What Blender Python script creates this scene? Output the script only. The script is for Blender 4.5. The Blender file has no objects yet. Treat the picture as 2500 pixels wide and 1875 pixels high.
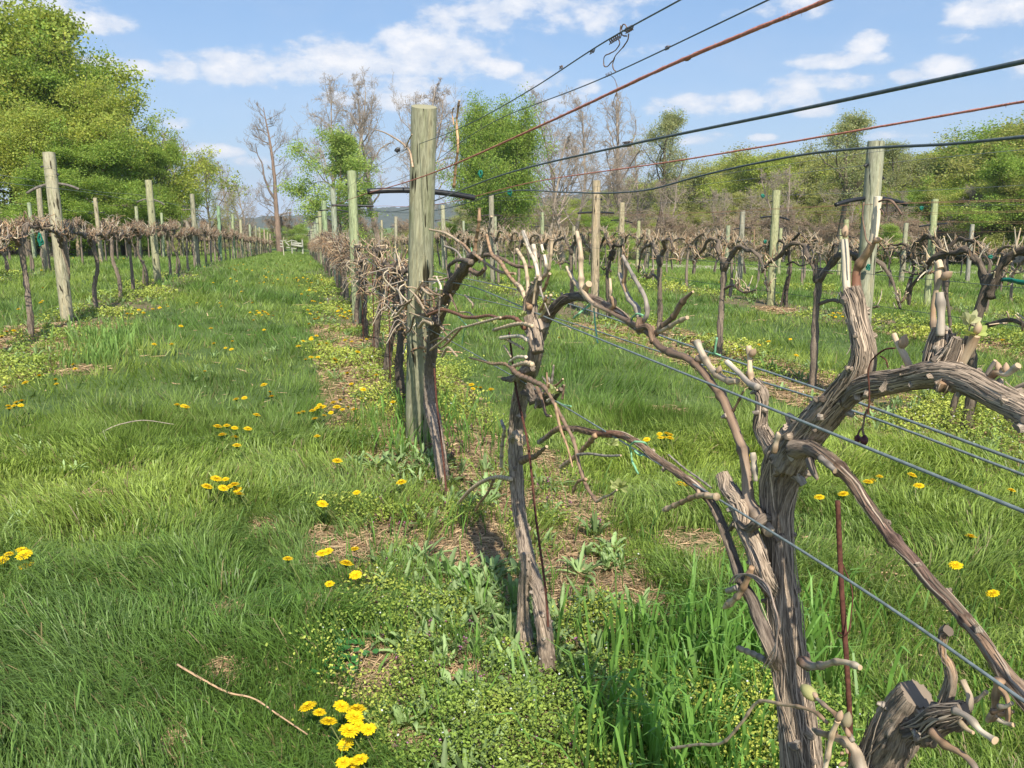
import bpy, math, random
import numpy as np
from mathutils import Vector, Matrix, Quaternion
S = bpy.context.scene
COL = S.collection
# ------------------------------------------------------------------ camera
F = 2094.0; CX, CY = 1250.0, 937.5; HZ = 551.0; VPX = 735.0; H = 1.36
PITCH = math.atan((CY-HZ)/F)
YAW = math.atan((CX-VPX)/(F/math.cos(PITCH)))          # camera looks this far right of the rows (+Y)
fwd = Vector((math.sin(YAW)*math.cos(PITCH), math.cos(YAW)*math.cos(PITCH), -math.sin(PITCH)))
rgt = Vector((math.cos(YAW), -math.sin(YAW), 0))
upv = rgt.cross(fwd)
cam = bpy.data.cameras.new('camera'); camo = bpy.data.objects.new('camera', cam); COL.objects.link(camo)
camo.matrix_world = Matrix(((rgt.x, upv.x, -fwd.x, 0), (rgt.y, upv.y, -fwd.y, 0), (rgt.z, upv.z, -fwd.z, H), (0, 0, 0, 1)))
cam.sensor_width = 36; cam.lens = 36*F/2500; cam.clip_start = 0.05; cam.clip_end = 6000
S.camera = camo
S.view_settings.view_transform = 'Standard'; S.view_settings.look = 'None'
S.view_settings.exposure = 0.50; S.view_settings.gamma = 1
def ray(px, py):
    return rgt*((px-CX)/F) + upv*((CY-py)/F) + fwd
def azel(px, py):
    r = ray(px, py).normalized(); return math.atan2(r.x, r.y), math.asin(r.z)
# ------------------------------------------------------------------ sun and sky
SUN_EL = math.radians(44)
sh = ray(895, HZ); sh.z = 0; sh.normalize()             # direction in which shadows fall
sd = Vector((sh.x*math.cos(SUN_EL), sh.y*math.cos(SUN_EL), -math.sin(SUN_EL)))
sl = bpy.data.lights.new('sun', 'SUN'); sl.energy = 5.0; sl.angle = math.radians(0.53); sl.color = (1, .93, .80)
so = bpy.data.objects.new('sun', sl); COL.objects.link(so); so.rotation_euler = sd.to_track_quat('-Z', 'Y').to_euler()
W = bpy.data.worlds.new('World'); S.world = W; W.use_nodes = True
nt = W.node_tree; nt.nodes.clear()
def nd(t, ty, **kw):
    n = t.nodes.new(ty)
    for k, v in kw.items(): setattr(n, k, v)
    return n
def mth(t, op, a, b=None, c=None, clamp=False):
    n = t.nodes.new('ShaderNodeMath'); n.operation = op; n.use_clamp = clamp
    for i, x in enumerate((a, b, c)):
        if x is None: continue
        if isinstance(x, (int, float)): n.inputs[i].default_value = x
        else: t.links.new(x, n.inputs[i])
    return n.outputs[0]
def mixc(t, fac, a, b, blend='MIX'):
    n = t.nodes.new('ShaderNodeMix'); n.data_type = 'RGBA'; n.blend_type = blend
    for sock, x in ((n.inputs[0], fac), (n.inputs[6], a), (n.inputs[7], b)):
        if isinstance(x, (int, float)): sock.default_value = x
        elif isinstance(x, (tuple, list)): sock.default_value = (*x[:3], 1)
        else: t.links.new(x, sock)
    return n.outputs[2]
def ramp(t, fac, stops):
    n = t.nodes.new('ShaderNodeValToRGB'); e = n.color_ramp.elements
    while len(e) < len(stops): e.new(0.5)
    for k, (p, c) in enumerate(stops):
        e[k].position = p; e[k].color = (*c, 1) if len(c) == 3 else c
    t.links.new(fac, n.inputs[0]); return n.outputs[0]
def build_world():
    sky = nd(nt, 'ShaderNodeTexSky', sky_type='NISHITA', sun_disc=False)
    sky.sun_elevation = SUN_EL; sky.sun_rotation = math.atan2(-sh.x, -sh.y) % (2*math.pi)
    sky.air_density = 1.0; sky.dust_density = 1.6; sky.ozone_density = 1.3
    g = nd(nt, 'ShaderNodeTexCoord'); sep = nd(nt, 'ShaderNodeSeparateXYZ')
    nt.links.new(g.outputs['Generated'], sep.inputs[0])
    az = mth(nt, 'ARCTAN2', sep.outputs[0], sep.outputs[1]); el = mth(nt, 'ARCSINE', sep.outputs[2])
    cv = nd(nt, 'ShaderNodeCombineXYZ'); nt.links.new(az, cv.inputs[0])
    nt.links.new(mth(nt, 'MULTIPLY', el, 1.9), cv.inputs[1])
    def noise(scale, det, rough, off=0, dist=0.0):
        n = nd(nt, 'ShaderNodeTexNoise'); n.inputs['Scale'].default_value = scale; n.inputs['Detail'].default_value = det
        n.inputs['Roughness'].default_value = rough; n.inputs['Distortion'].default_value = dist
        m = nd(nt, 'ShaderNodeVectorMath', operation='ADD'); m.inputs[1].default_value = (off, off*.7, off*.3)
        nt.links.new(cv.outputs[0], m.inputs[0]); nt.links.new(m.outputs[0], n.inputs['Vector']); return n.outputs['Fac']
    n1 = noise(17, 7, .62); n2 = noise(7, 4, .55, 5.0); n3 = noise(30, 5, .6, 9)
    blobs = [(330,168,150,22,.8),(440,165,70,32,1),(560,172,110,42,1),(720,160,140,38,1),(870,145,150,48,1),(1010,120,130,58,1),
        (1130,150,110,40,1),(1225,168,45,22,1),(950,205,130,24,.7),(1160,55,150,45,.6),(1320,25,230,50,.6),(1440,10,150,22,.55),
        (1000,245,90,26,.9),(830,240,70,20,.7),(1310,205,60,28,.8),(1380,240,60,24,.6),(60,15,130,42,.75),(210,50,75,30,.95),(110,55,70,22,.7),
        (500,368,80,16,.9),(640,395,60,12,.7),(410,300,40,14,.6),(1610,262,45,20,.7),(1720,252,70,28,.9),(1820,245,48,26,.9),(1930,225,70,36,1),(2060,203,70,24,.8),
        (2120,112,46,26,1),(2070,145,100,18,.8),(2150,140,35,16,.9),(2300,162,75,24,.9),(2220,182,40,16,.9),(2450,20,85,42,.9),
        (1700,337,55,17,1),(1865,337,30,8,.8),(1900,20,110,24,.5),(2200,330,70,10,.5),(1990,270,60,14,.8),(1430,215,30,16,.7),(1560,130,60,18,.4),
        (1450,360,90,14,.45),(2350,95,60,10,.4),(-250,150,200,45,1),(2750,130,200,60,1),(3200,300,260,50,1),(-900,60,300,60,1)]
    acc = None
    for (bx, by, rx, ry, w) in blobs:
        a0, e0 = azel(bx, by)
        sx = F/math.cos(0)/(rx); sy = F/(ry)
        dx = mth(nt, 'MULTIPLY', mth(nt, 'SUBTRACT', az, a0), sx*.92); dy = mth(nt, 'MULTIPLY', mth(nt, 'SUBTRACT', el, e0), sy*.95)
        q = mth(nt, 'ADD', mth(nt, 'MULTIPLY', dx, dx), mth(nt, 'MULTIPLY', dy, dy))
        v = mth(nt, 'MULTIPLY', mth(nt, 'SUBTRACT', 1.25, q), w)
        acc = v if acc is None else mth(nt, 'SMOOTH_MAX', acc, v, .25)
    acc = mth(nt, 'MAXIMUM', acc, -1.0)
    d = mth(nt, 'ADD', mth(nt, 'MULTIPLY', acc, .62), mth(nt, 'MULTIPLY', mth(nt, 'SUBTRACT', n1, .5), 2.6))
    d = mth(nt, 'ADD', d, mth(nt, 'MULTIPLY', mth(nt, 'SUBTRACT', n3, .5), .8))
    den = ramp(nt, d, [(0.0, (0, 0, 0)), (.18, (.15,)*3), (.50, (.74,)*3), (.95, (.97,)*3)])
    wisp = ramp(nt, n2, [(.46, (0, 0, 0)), (.8, (.25,)*3)])
    den = mth(nt, 'MAXIMUM', den, mth(nt, 'MULTIPLY', wisp, .8))
    shade = ramp(nt, mth(nt, 'ADD', mth(nt, 'MULTIPLY', d, .35), mth(nt, 'MULTIPLY', n3, .6)), [(.2, (4.7, 5.2, 6.2)), (.66, (7.2, 7.2, 7.4))])
    # a little more blue than the physical sky, paler towards the horizon
    skyc = mixc(nt, 1.0, sky.outputs[0], (1.28, 1.22, 1.30), 'MULTIPLY')
    hz = ramp(nt, el, [(0.0, (.9,)*3), (.07, (.55,)*3), (.24, (.5,)*3), (1.0, (.3,)*3)])
    tint = ramp(nt, el, [(0.0, (4.2, 5.5, 7.2)), (.10, (3.0, 4.6, 6.7)), (.26, (1.9, 3.6, 6.1)), (1.0, (1.2, 2.3, 4.6))])
    skyc = mixc(nt, hz, mixc(nt, 1., skyc, (.66, .78, .86), 'MULTIPLY'), tint)
    fin = mixc(nt, den, skyc, shade)
    bg = nd(nt, 'ShaderNodeBackground'); bg.inputs[1].default_value = .1
    nt.links.new(fin, bg.inputs[0]); o = nd(nt, 'ShaderNodeOutputWorld'); nt.links.new(bg.outputs[0], o.inputs[0])
build_world()
# ------------------------------------------------------------------ helpers
RNG = np.random.default_rng(7); random.seed(7)
def vn(p, seed=0):
    p = np.asarray(p, float); i = np.floor(p).astype(np.int64); f = p-i; f = f*f*(3-2*f)
    def h(dx, dy, dz):
        n = (i[..., 0]+dx)*374761393 + (i[..., 1]+dy)*668265263 + (i[..., 2]+dz)*1274126177 + seed*974634777
        n = (n ^ (n >> 13)) * 1103515245 & 0x7fffffff; n = (n ^ (n >> 15)) * 12345677 & 0x7fffffff
        return (n ^ (n >> 11)) % 65536/65535.0
    x, y, z = f[..., 0], f[..., 1], f[..., 2]
    a = h(0,0,0)*(1-x)+h(1,0,0)*x; b = h(0,1,0)*(1-x)+h(1,1,0)*x
    c = h(0,0,1)*(1-x)+h(1,0,1)*x; d = h(0,1,1)*(1-x)+h(1,1,1)*x
    return (a*(1-y)+b*y)*(1-z)+(c*(1-y)+d*y)*z
def vn2(x, y, s=1.0, seed=0):
    return vn(np.stack([np.asarray(x, float)*s, np.asarray(y, float)*s, np.zeros_like(np.asarray(x, float))], -1), seed)
def fbm2(x, y, s, seed=0, o=3):
    r = 0; a = .5; t = 0
    for k in range(o): r = r+a*vn2(x, y, s*2**k, seed+k); t += a; a *= .5
    return r/t
GD = [-50, 0, 10, 20, 26, 32, 42, 50, 63, 80, 120, 4000]; GZ = [0, 0, 0, .07, .02, -.13, -.42, -.64, -.9, -1.4, -1.6, -1.6]
LX = [-60, -6, -2.6, -1.2, 0, 8, 11, 15, 20, 45, 90]; LZ = [.25, .2, .15, .06, 0, 0, -.14, -.33, -.48, -.5, -.2]
def T(x, y):
    x = np.asarray(x, float); y = np.asarray(y, float)
    d = y*.97+x*.235
    r = np.hypot(x, y); k = np.clip((8-np.abs(r))/6, 0, 1)
    z = np.interp(d, GD, GZ)+np.interp(x, LX, LZ)*np.clip(1.6-r/150, 0, 1)
    return z+(fbm2(x, y, .9, 3, 2)-.5)*.05*np.clip(r/4, .3, 1)
def Tz(x, y): return float(T(x, y))
def PX(px, py, X):                                       # point of the image ray lying in the vertical plane x = X (a trellis row)
    r = ray(px, py); t = X/r.x; return Vector((r.x*t, r.y*t, H+r.z*t))
def PD(px, py, D):                                       # point at depth D
    r = ray(px, py); return Vector((r.x*D, r.y*D, H+r.z*D))
def gat(px, D):                                          # ground point below column px at depth D
    r = ray(px, HZ); r = r/ r.dot(fwd); x, y = r.x*D, r.y*D
    k = D/math.hypot(0, 1); return Vector((x, y, Tz(x, y)))
def gpix(px, py):                                        # ground point seen at a pixel
    r = ray(px, py); t = 2.0
    for _ in range(60):
        x, y = r.x*t, r.y*t; t2 = (Tz(x, y)-H)/r.z if r.z < -1e-4 else 200
        t = .5*t+.5*min(max(t2, .5), 200)
    return Vector((r.x*t, r.y*t, Tz(r.x*t, r.y*t)))
class MB:
    def __init__(s): s.v = []; s.t = []; s.q = []; s.c = []; s.b = []; s.n = 0
    def add(s, v, tris=None, quads=None, col=(1, 1, 1), bk=None):
        v = np.asarray(v, float); n = len(v)
        if tris is not None and len(tris): s.t.append(np.asarray(tris, np.int64)+s.n)
        if quads is not None and len(quads): s.q.append(np.asarray(quads, np.int64)+s.n)
        c = np.asarray(col, float)
        if c.ndim == 1: c = np.tile(c, (n, 1))
        s.v.append(v); s.c.append(c); s.b.append(np.zeros((n, 3)) if bk is None else bk); s.n += n
    def mesh(s, name, off=None, smooth=True):
        me = bpy.data.meshes.new(name); v = np.concatenate(s.v)
        if off is not None: v = v-np.array(off)
        t = np.concatenate(s.t) if s.t else np.zeros((0, 3), np.int64); q = np.concatenate(s.q) if s.q else np.zeros((0, 4), np.int64)
        me.vertices.add(len(v)); me.vertices.foreach_set('co', v.astype(np.float32).ravel())
        idx = np.concatenate([t.ravel(), q.ravel()]).astype(np.int32)
        st = np.concatenate([np.arange(len(t))*3, len(t)*3+np.arange(len(q))*4]).astype(np.int32)
        me.loops.add(len(idx)); me.loops.foreach_set('vertex_index', idx)
        me.polygons.add(len(st)); me.polygons.foreach_set('loop_start', st)
        me.polygons.foreach_set('use_smooth', np.full(len(st), smooth))
        me.update(calc_edges=True)
        c = np.concatenate(s.c); c = np.concatenate([c, np.ones((len(c), 1))], 1)
        me.color_attributes.new('Col', 'FLOAT_COLOR', 'POINT').data.foreach_set('color', c.astype(np.float32).ravel())
        b = np.concatenate(s.b)
        if b.any(): me.attributes.new('bk', 'FLOAT_VECTOR', 'POINT').data.foreach_set('vector', b.astype(np.float32).ravel())
        return me
def link(name, me, mat=None, parent=None, loc=None):
    o = bpy.data.objects.new(name, me); COL.objects.link(o)
    if mat is not None and me is not None and not me.materials: me.materials.append(mat)
    if parent is not None: o.parent = parent
    if loc is not None: o.location = loc
    return o
def tag(o, label, cat, group=None):
    o['label'] = label; o['category'] = cat
    if group: o['group'] = group
    return o
def thing(name, label, cat, loc=(0, 0, 0), group=None):
    return tag(link(name, None, loc=loc), label, cat, group)
def resample(pts, rad, step):
    pts = np.asarray(pts, float); rad = np.asarray(rad, float)
    t = np.concatenate([[0], np.cumsum(np.linalg.norm(np.diff(pts, axis=0), axis=1)+1e-9)])
    n = max(3, int(t[-1]/step)+1) if step else len(pts)
    if len(pts) == 2 or not step:
        u = np.linspace(0, t[-1], n); return np.stack([np.interp(u, t, pts[:, k]) for k in range(3)], 1), np.interp(u, t, rad), u
    m = np.gradient(pts, t, axis=0); u = np.linspace(0, t[-1], n)
    i = np.clip(np.searchsorted(t, u, 'right')-1, 0, len(t)-2); h = (t[i+1]-t[i]); s = ((u-t[i])/h)[:, None]; h = h[:, None]
    p = (2*s**3-3*s**2+1)*pts[i]+(s**3-2*s**2+s)*h*m[i]+(-2*s**3+3*s**2)*pts[i+1]+(s**3-s**2)*h*m[i+1]
    return p, np.interp(u, t, rad), u
SEED = [0]
def tube(mb, pts, rad, ns=8, col=(.3, .25, .2), step=None, rough=0., wob=0., nodes=0., cap=True, capcol=None, freq=90., endround=False):
    """tapering limb swept along pts; rough = depth of the bark furrows, wob = lumps, nodes = spacing of the joints of a cane"""
    SEED[0] += 1; sd_ = SEED[0]*3.7
    p, r, u = resample(pts, np.broadcast_to(rad, (len(pts),)), step); n = len(p)
    c = np.asarray(col, float)
    if c.ndim == 2: c = np.stack([np.interp(u/u[-1], np.linspace(0, 1, len(c)), c[:, k]) for k in range(3)], 1)
    else: c = np.tile(c, (n, 1))
    if nodes:
        ph = (u/nodes+.37*sd_) % 1.0; b = np.exp(-((ph-.5)*nodes/.0055)**2); r = r*(1+.38*b); c = c*(1-.45*b[:, None])
    if endround:
        e = np.minimum(u, u[-1]-u)/np.maximum(r, 1e-6); r = r*np.sqrt(np.clip(e, .05, 1))
    tg = np.gradient(p, axis=0); tg /= np.linalg.norm(tg, axis=1)[:, None]+1e-12
    a = np.array([0, 0, 1.]) if abs(tg[0][2]) < .9 else np.array([1., 0, 0]); nn = np.cross(tg[0], a); nn /= np.linalg.norm(nn)
    N = np.empty((n, 3))
    for k in range(n):
        nn = nn-tg[k]*nn.dot(tg[k]); nn = nn/(np.linalg.norm(nn)+1e-12); N[k] = nn
    B = np.cross(tg, N); th = np.linspace(0, 2*np.pi, ns, endpoint=False); ct, st_ = np.cos(th), np.sin(th)
    R = np.tile(r[:, None], (1, ns)); rm = float(np.mean(r)); U = np.tile(u[:, None], (1, ns))
    bk = np.stack([np.tile(ct*rm, (n, 1)), np.tile(st_*rm, (n, 1)), U*.13+sd_], -1)
    if wob: R = R*(1+wob*2*(vn(np.stack([np.tile(ct, (n, 1))*1.3+sd_, np.tile(st_, (n, 1))*1.3, U/max(rm, .004)*.45], -1))-.5))
    if rough:
        tw = U*6.0*.25
        q = np.stack([np.cos(th[None]+tw)*rm*freq, np.sin(th[None]+tw)*rm*freq, U*freq*.13+sd_], -1)
        f1 = vn(q, 1); f2 = vn(q*2.3, 2)
        R = R*(1+rough*((np.abs(f1-.5)*2)**.7-.5)*1.3+rough*.6*(f2-.5))
    V = p[:, None]+N[:, None]*(R*ct)[..., None]+B[:, None]*(R*st_)[..., None]
    V = V.reshape(-1, 3); CC = np.repeat(c, ns, 0)
    i = np.arange((n-1)*ns).reshape(n-1, ns); j = np.roll(i, -1, 1)
    Q = np.stack([i, j, j+ns, i+ns], -1).reshape(-1, 4)
    if cap:
        cc = np.asarray(capcol if capcol is not None else c[-1], float)
        V = np.concatenate([V, V[-ns:]+0, [p[-1]+tg[-1]*r[-1]*.12], [p[0]]]); base = n*ns
        T1 = [(base+k, base+(k+1) % ns, base+ns) for k in range(ns)]+[((k+1) % ns, k, base+ns+1) for k in range(ns)]
        CC = np.concatenate([CC, np.tile(cc, (ns+1, 1)), c[:1]]); bk = np.concatenate([bk.reshape(-1, 3), np.full((ns+2, 3), sd_)])
        bk[base:] = [0, 0, sd_]
        mb.add(V, T1, Q, CC, bk)
    else: mb.add(V, None, Q, CC, bk.reshape(-1, 3))
# ------------------------------------------------------------------ materials
def new_mat(name):
    m = bpy.data.materials.new(name); m.use_nodes = True; t = m.node_tree; t.nodes.clear()
    o = nd(t, 'ShaderNodeOutputMaterial'); b = nd(t, 'ShaderNodeBsdfPrincipled'); t.links.new(b.outputs[0], o.inputs[0])
    b.inputs['Specular IOR Level'].default_value = .3
    return m, t, b, o
def attr(t, name, out='Color'):
    a = nd(t, 'ShaderNodeAttribute'); a.attribute_name = name; return a.outputs[out]
def tnoise(t, vec, scale, det=3, rough=.6, dist=0.):
    n = nd(t, 'ShaderNodeTexNoise'); n.inputs['Scale'].default_value = scale; n.inputs['Detail'].default_value = det
    n.inputs['Roughness'].default_value = rough; n.inputs['Distortion'].default_value = dist
    if vec is not None: t.links.new(vec, n.inputs['Vector'])
    return n.outputs['Fac']
def bump(t, b, h, strength, dist):
    n = nd(t, 'ShaderNodeBump'); n.inputs['Strength'].default_value = strength; n.inputs['Distance'].default_value = dist
    t.links.new(h, n.inputs['Height']); t.links.new(n.outputs[0], b.inputs['Normal'])
def mat_wood(name, lo, hi, scale, bstr=.6, rough=.85, bd=.003):
    m, t, b, o = new_mat(name); v = attr(t, 'bk', 'Vector'); c = attr(t, 'Col')
    n1 = tnoise(t, v, scale, 4, .65, .3); n2 = tnoise(t, v, scale*.12, 2, .6)
    k = ramp(t, n1, [(.30, lo), (.66, hi)]); k2 = ramp(t, n2, [(.3, (.72, .72, .74)), (.7, (1.2, 1.17, 1.12))])
    t.links.new(mixc(t, 1., mixc(t, 1., c, k, 'MULTIPLY'), k2, 'MULTIPLY'), b.inputs['Base Color'])
    b.inputs['Roughness'].default_value = rough; bump(t, b, n1, bstr, bd); return m
M_bark = mat_wood('vine_bark', (.26, .23, .21), (1.42, 1.38, 1.32), 300, 1., .9, .004)
M_cane = mat_wood('cane_wood', (.74, .70, .66), (1.12, 1.1, 1.08), 260, .3, .6, .001)
M_tree = mat_wood('tree_bark', (.6, .58, .56), (1.25, 1.22, 1.2), 14, .5, .9, .02)
def mat_post():
    m, t, b, o = new_mat('treated_post_wood'); v = attr(t, 'bk', 'Vector'); c = attr(t, 'Col')
    n1 = tnoise(t, v, 75, 4, .65, 1.2); n2 = tnoise(t, v, 20, 4, .65, .8); n3 = tnoise(t, v, 30, 2, .5, .5)
    k = ramp(t, n1, [(.3, (.50, .48, .44)), (.7, (1.25, 1.24, 1.18))])
    g = ramp(t, n2, [(.30, (.70, .74, .62)), (.5, (1, 1, 1)), (.72, (1.25, 1.16, 1.0))])
    cr = ramp(t, n3, [(.33, (.12, .11, .09)), (.375, (1, 1, 1))])
    t.links.new(mixc(t, 1., mixc(t, 1., mixc(t, 1., c, k, 'MULTIPLY'), g, 'MULTIPLY'), cr, 'MULTIPLY'), b.inputs['Base Color'])
    b.inputs['Roughness'].default_value = .8
    bump(t, b, mth(t, 'ADD', n1, mth(t, 'MULTIPLY', cr, .8)), .5, .003); return m
M_post = mat_post()
def mat_plain(name, col, rough=.5, metal=0., var=.15, scale=40, bs=.15, bd=.002):
    m, t, b, o = new_mat(name); g = nd(t, 'ShaderNodeTexCoord'); n = tnoise(t, g.outputs['Object'], scale, 4)
    k = ramp(t, n, [(.3, (1-var,)*3), (.7, (1+var,)*3)])
    t.links.new(mixc(t, 1., col, k, 'MULTIPLY'), b.inputs['Base Color']); b.inputs['Roughness'].default_value = rough
    b.inputs['Metallic'].default_value = metal; bump(t, b, n, bs, bd); return m
M_tubeb = mat_plain('black_hose', (.022, .023, .026), .32, 0, .4, 30)
M_hoseg = mat_plain('grey_weathered_hose', (.15, .13, .11), .7, 0, .4, 30)
M_wire = mat_plain('coated_wire', (.085, .105, .112), .5, .1, .3, 90)
M_wireg = mat_plain('galvanised_wire', (.30, .31, .31), .45, .5, .25, 120)
M_red = mat_plain('red_twine', (.52, .20, .14), .9, 0, .35, 260, .8, .002)
M_twine = mat_plain('faded_orange_twine', (.36, .20, .12), .9, 0, .3, 60)
M_rust = mat_plain('rusty_steel', (.105, .042, .028), .9, .2, .5, 130, .8, .001)
M_wirel = mat_plain('grey_coated_wire', (.19, .225, .225), .5, .1, .3, 90)
M_tieg = mat_plain('light_green_tie_tape', (.22, .46, .26), .45, 0, .2, 90)
M_tied = mat_plain('dark_green_tie', (.012, .15, .10), .45, 0, .3, 90)
M_ins = mat_plain('black_insulator', (.02, .02, .02), .4)
M_white = mat_plain('weathered_white_paint', (.36, .36, .30), .7, 0, .25, 3)
M_knot = mat_plain('dried_tendril_skin', (.20, .13, .09), .8, 0, .4, 200)
M_grape = mat_plain('dried_grape_skin', (.10, .03, .035), .55, 0, .5, 200, .8, .002)
M_trail = mat_plain('dark_trailer_paint', (.03, .035, .035), .5)
M_tyre = mat_plain('tyre_rubber', (.02, .02, .02), .9)
def mat_leaf(name, trans=.35, rough=.6, spec=.25, tint=(1.05, 1.15, .5)):
    m, t, b, o = new_mat(name); c = attr(t, 'Col'); t.links.new(c, b.inputs['Base Color'])
    b.inputs['Roughness'].default_value = rough; b.inputs['Specular IOR Level'].default_value = spec
    tr = nd(t, 'ShaderNodeBsdfTranslucent'); t.links.new(mixc(t, 1., c, tint, 'MULTIPLY'), tr.inputs[0])
    mx = nd(t, 'ShaderNodeMixShader'); mx.inputs[0].default_value = trans
    t.links.new(b.outputs[0], mx.inputs[1]); t.links.new(tr.outputs[0], mx.inputs[2]); t.links.new(mx.outputs[0], o.inputs[0]); return m
M_grass = mat_leaf('grass_blade', .38, .45, .35)
M_weed = mat_leaf('weed_leaf', .25, .5, .35, (1.05, 1.1, .6))
M_crown = mat_leaf('tree_foliage', .5, .7, .1, (1.1, 1.15, .6))
M_petal = mat_leaf('dandelion_petal', .2, .6, .2, (1, .9, .2))
M_bud = mat_leaf('vine_bud_leaf', .3, .6, .2, (1, 1, .6))
M_straw = mat_leaf('dry_straw', .15, .7, .2, (1, .9, .7))
ROWS = [.71+3.5*k for k in range(-4, 8)]
def mat_ground():
    m, t, b, o = new_mat('meadow_soil'); g = nd(t, 'ShaderNodeNewGeometry'); s = nd(t, 'ShaderNodeSeparateXYZ'); t.links.new(g.outputs['Position'], s.inputs[0])
    x, y = s.outputs[0], s.outputs[1]; P = g.outputs['Position']
    k = mth(t, 'PINGPONG', mth(t, 'ADD', x, -.71+3.5*20), 1.75)            # distance to the nearest row
    nA = tnoise(t, P, 1.7, 4, .6); nB = tnoise(t, P, 9, 4, .65); nC = tnoise(t, P, 55, 4, .7); nD = tnoise(t, P, .35, 3, .6)
    strip = ramp(t, mth(t, 'ADD', k, mth(t, 'MULTIPLY', mth(t, 'SUBTRACT', nA, .5), 1.2)), [(.34, (1, 1, 1)), (.66, (0, 0, 0))])
    fade = ramp(t, mth(t, 'MULTIPLY', y, .01), [(.12, (1, 1, 1)), (.4, (.0, .0, .0))])
    strip = mth(t, 'MULTIPLY', strip, fade)
    soil = ramp(t, nC, [(.25, (.05, .032, .02)), (.45, (.16, .10, .065)), (.62, (.34, .25, .16)), (.8, (.50, .41, .29))])
    soil = mixc(t, ramp(t, nB, [(.42, (0, 0, 0)), (.6, (.6,)*3)]), soil, (.10, .13, .035))
    turf = ramp(t, mth(t, 'ADD', mth(t, 'MULTIPLY', nB, .5), mth(t, 'MULTIPLY', nC, .5)), [(.3, (.025, .045, .012)), (.5, (.065, .115, .028)), (.72, (.20, .22, .08))])
    turf = mixc(t, ramp(t, nD, [(.35, (0, 0, 0)), (.65, (.5,)*3)]), turf, (.13, .20, .04))
    far = ramp(t, mth(t, 'MULTIPLY', y, .01), [(.30, (0, 0, 0)), (.6, (1, 1, 1))])
    turf = mixc(t, far, turf, mixc(t, nA, (.09, .17, .035), (.17, .24, .06)))
    t.links.new(mixc(t, strip, turf, soil), b.inputs['Base Color']); b.inputs['Roughness'].default_value = .95
    bump(t, b, nC, .7, .02); return m
M_ground = mat_ground()
def mat_road():
    m, t, b, o = new_mat('pale_dirt_road'); g = nd(t, 'ShaderNodeNewGeometry'); n = tnoise(t, g.outputs['Position'], 2.2, 5, .65)
    t.links.new(ramp(t, n, [(.3, (.36, .31, .24)), (.7, (.52, .46, .37))]), b.inputs['Base Color']); b.inputs['Roughness'].default_value = .95
    bump(t, b, n, .3, .02); return m
def mat_hill():
    m, t, b, o = new_mat('wooded_ridge'); g = nd(t, 'ShaderNodeNewGeometry'); n = tnoise(t, g.outputs['Position'], .05, 6, .7)
    t.links.new(ramp(t, n, [(.3, (.022, .04, .022)), (.6, (.06, .075, .04)), (.75, (.10, .10, .06))]), b.inputs['Base Color']); b.inputs['Roughness'].default_value = 1
    return m
# ------------------------------------------------------------------ ground, road, hills
def build_ground():
    ys = np.concatenate([np.arange(-8, 12, .16), np.arange(12, 40, .5), np.arange(40, 130, 3), np.geomspace(130, 3100, 26)])
    xs = np.concatenate([-np.geomspace(2300, 40, 26), np.arange(-38, -8, 1.), np.arange(-8, 12, .16), np.arange(12, 45, 1.), np.geomspace(46, 2600, 26)])
    X, Y = np.meshgrid(xs, ys); V = np.stack([X, Y, T(X, Y)], -1).reshape(-1, 3); nx, ny = len(xs), len(ys)
    i = (np.arange(ny-1)[:, None]*nx+np.arange(nx-1)[None]).ravel()
    mb = MB(); mb.add(V, None, np.stack([i, i+1, i+nx+1, i+nx], 1)); o = link('ground', mb.mesh('ground'), M_ground); o['kind'] = 'structure'
build_ground()
def build_road():
    c = [gat(1500, 62), gat(1700, 54), gat(1850, 48), gat(2100, 44), gat(2300, 42), gat(2500, 41), gat(2800, 40), gat(3300, 41)]
    p, _, _ = resample([tuple(v) for v in c], [1]*len(c), 1.0); tg = np.gradient(p, axis=0); n = np.stack([-tg[:, 1], tg[:, 0]], 1); n /= np.linalg.norm(n, axis=1)[:, None]
    V = []; m = 9
    for k, s in enumerate(np.linspace(-2.3, 2.3, m)):
        w = s+(vn2(p[:, 0], p[:, 1], .5, 4)-.5)*.6*(k in (0, m-1)); x = p[:, 0]+n[:, 0]*w; y = p[:, 1]+n[:, 1]*w
        V.append(np.stack([x, y, T(x, y)+.05], 1))
    V = np.array(V).transpose(1, 0, 2).reshape(-1, 3); L = len(p); i = (np.arange(L-1)[:, None]*m+np.arange(m-1)[None]).ravel()
    mb = MB(); mb.add(V, None, np.stack([i, i+1, i+m+1, i+m], 1)); o = link('dirt_road', mb.mesh('dirt_road'), mat_road()); o['kind'] = 'structure'
build_road()
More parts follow.
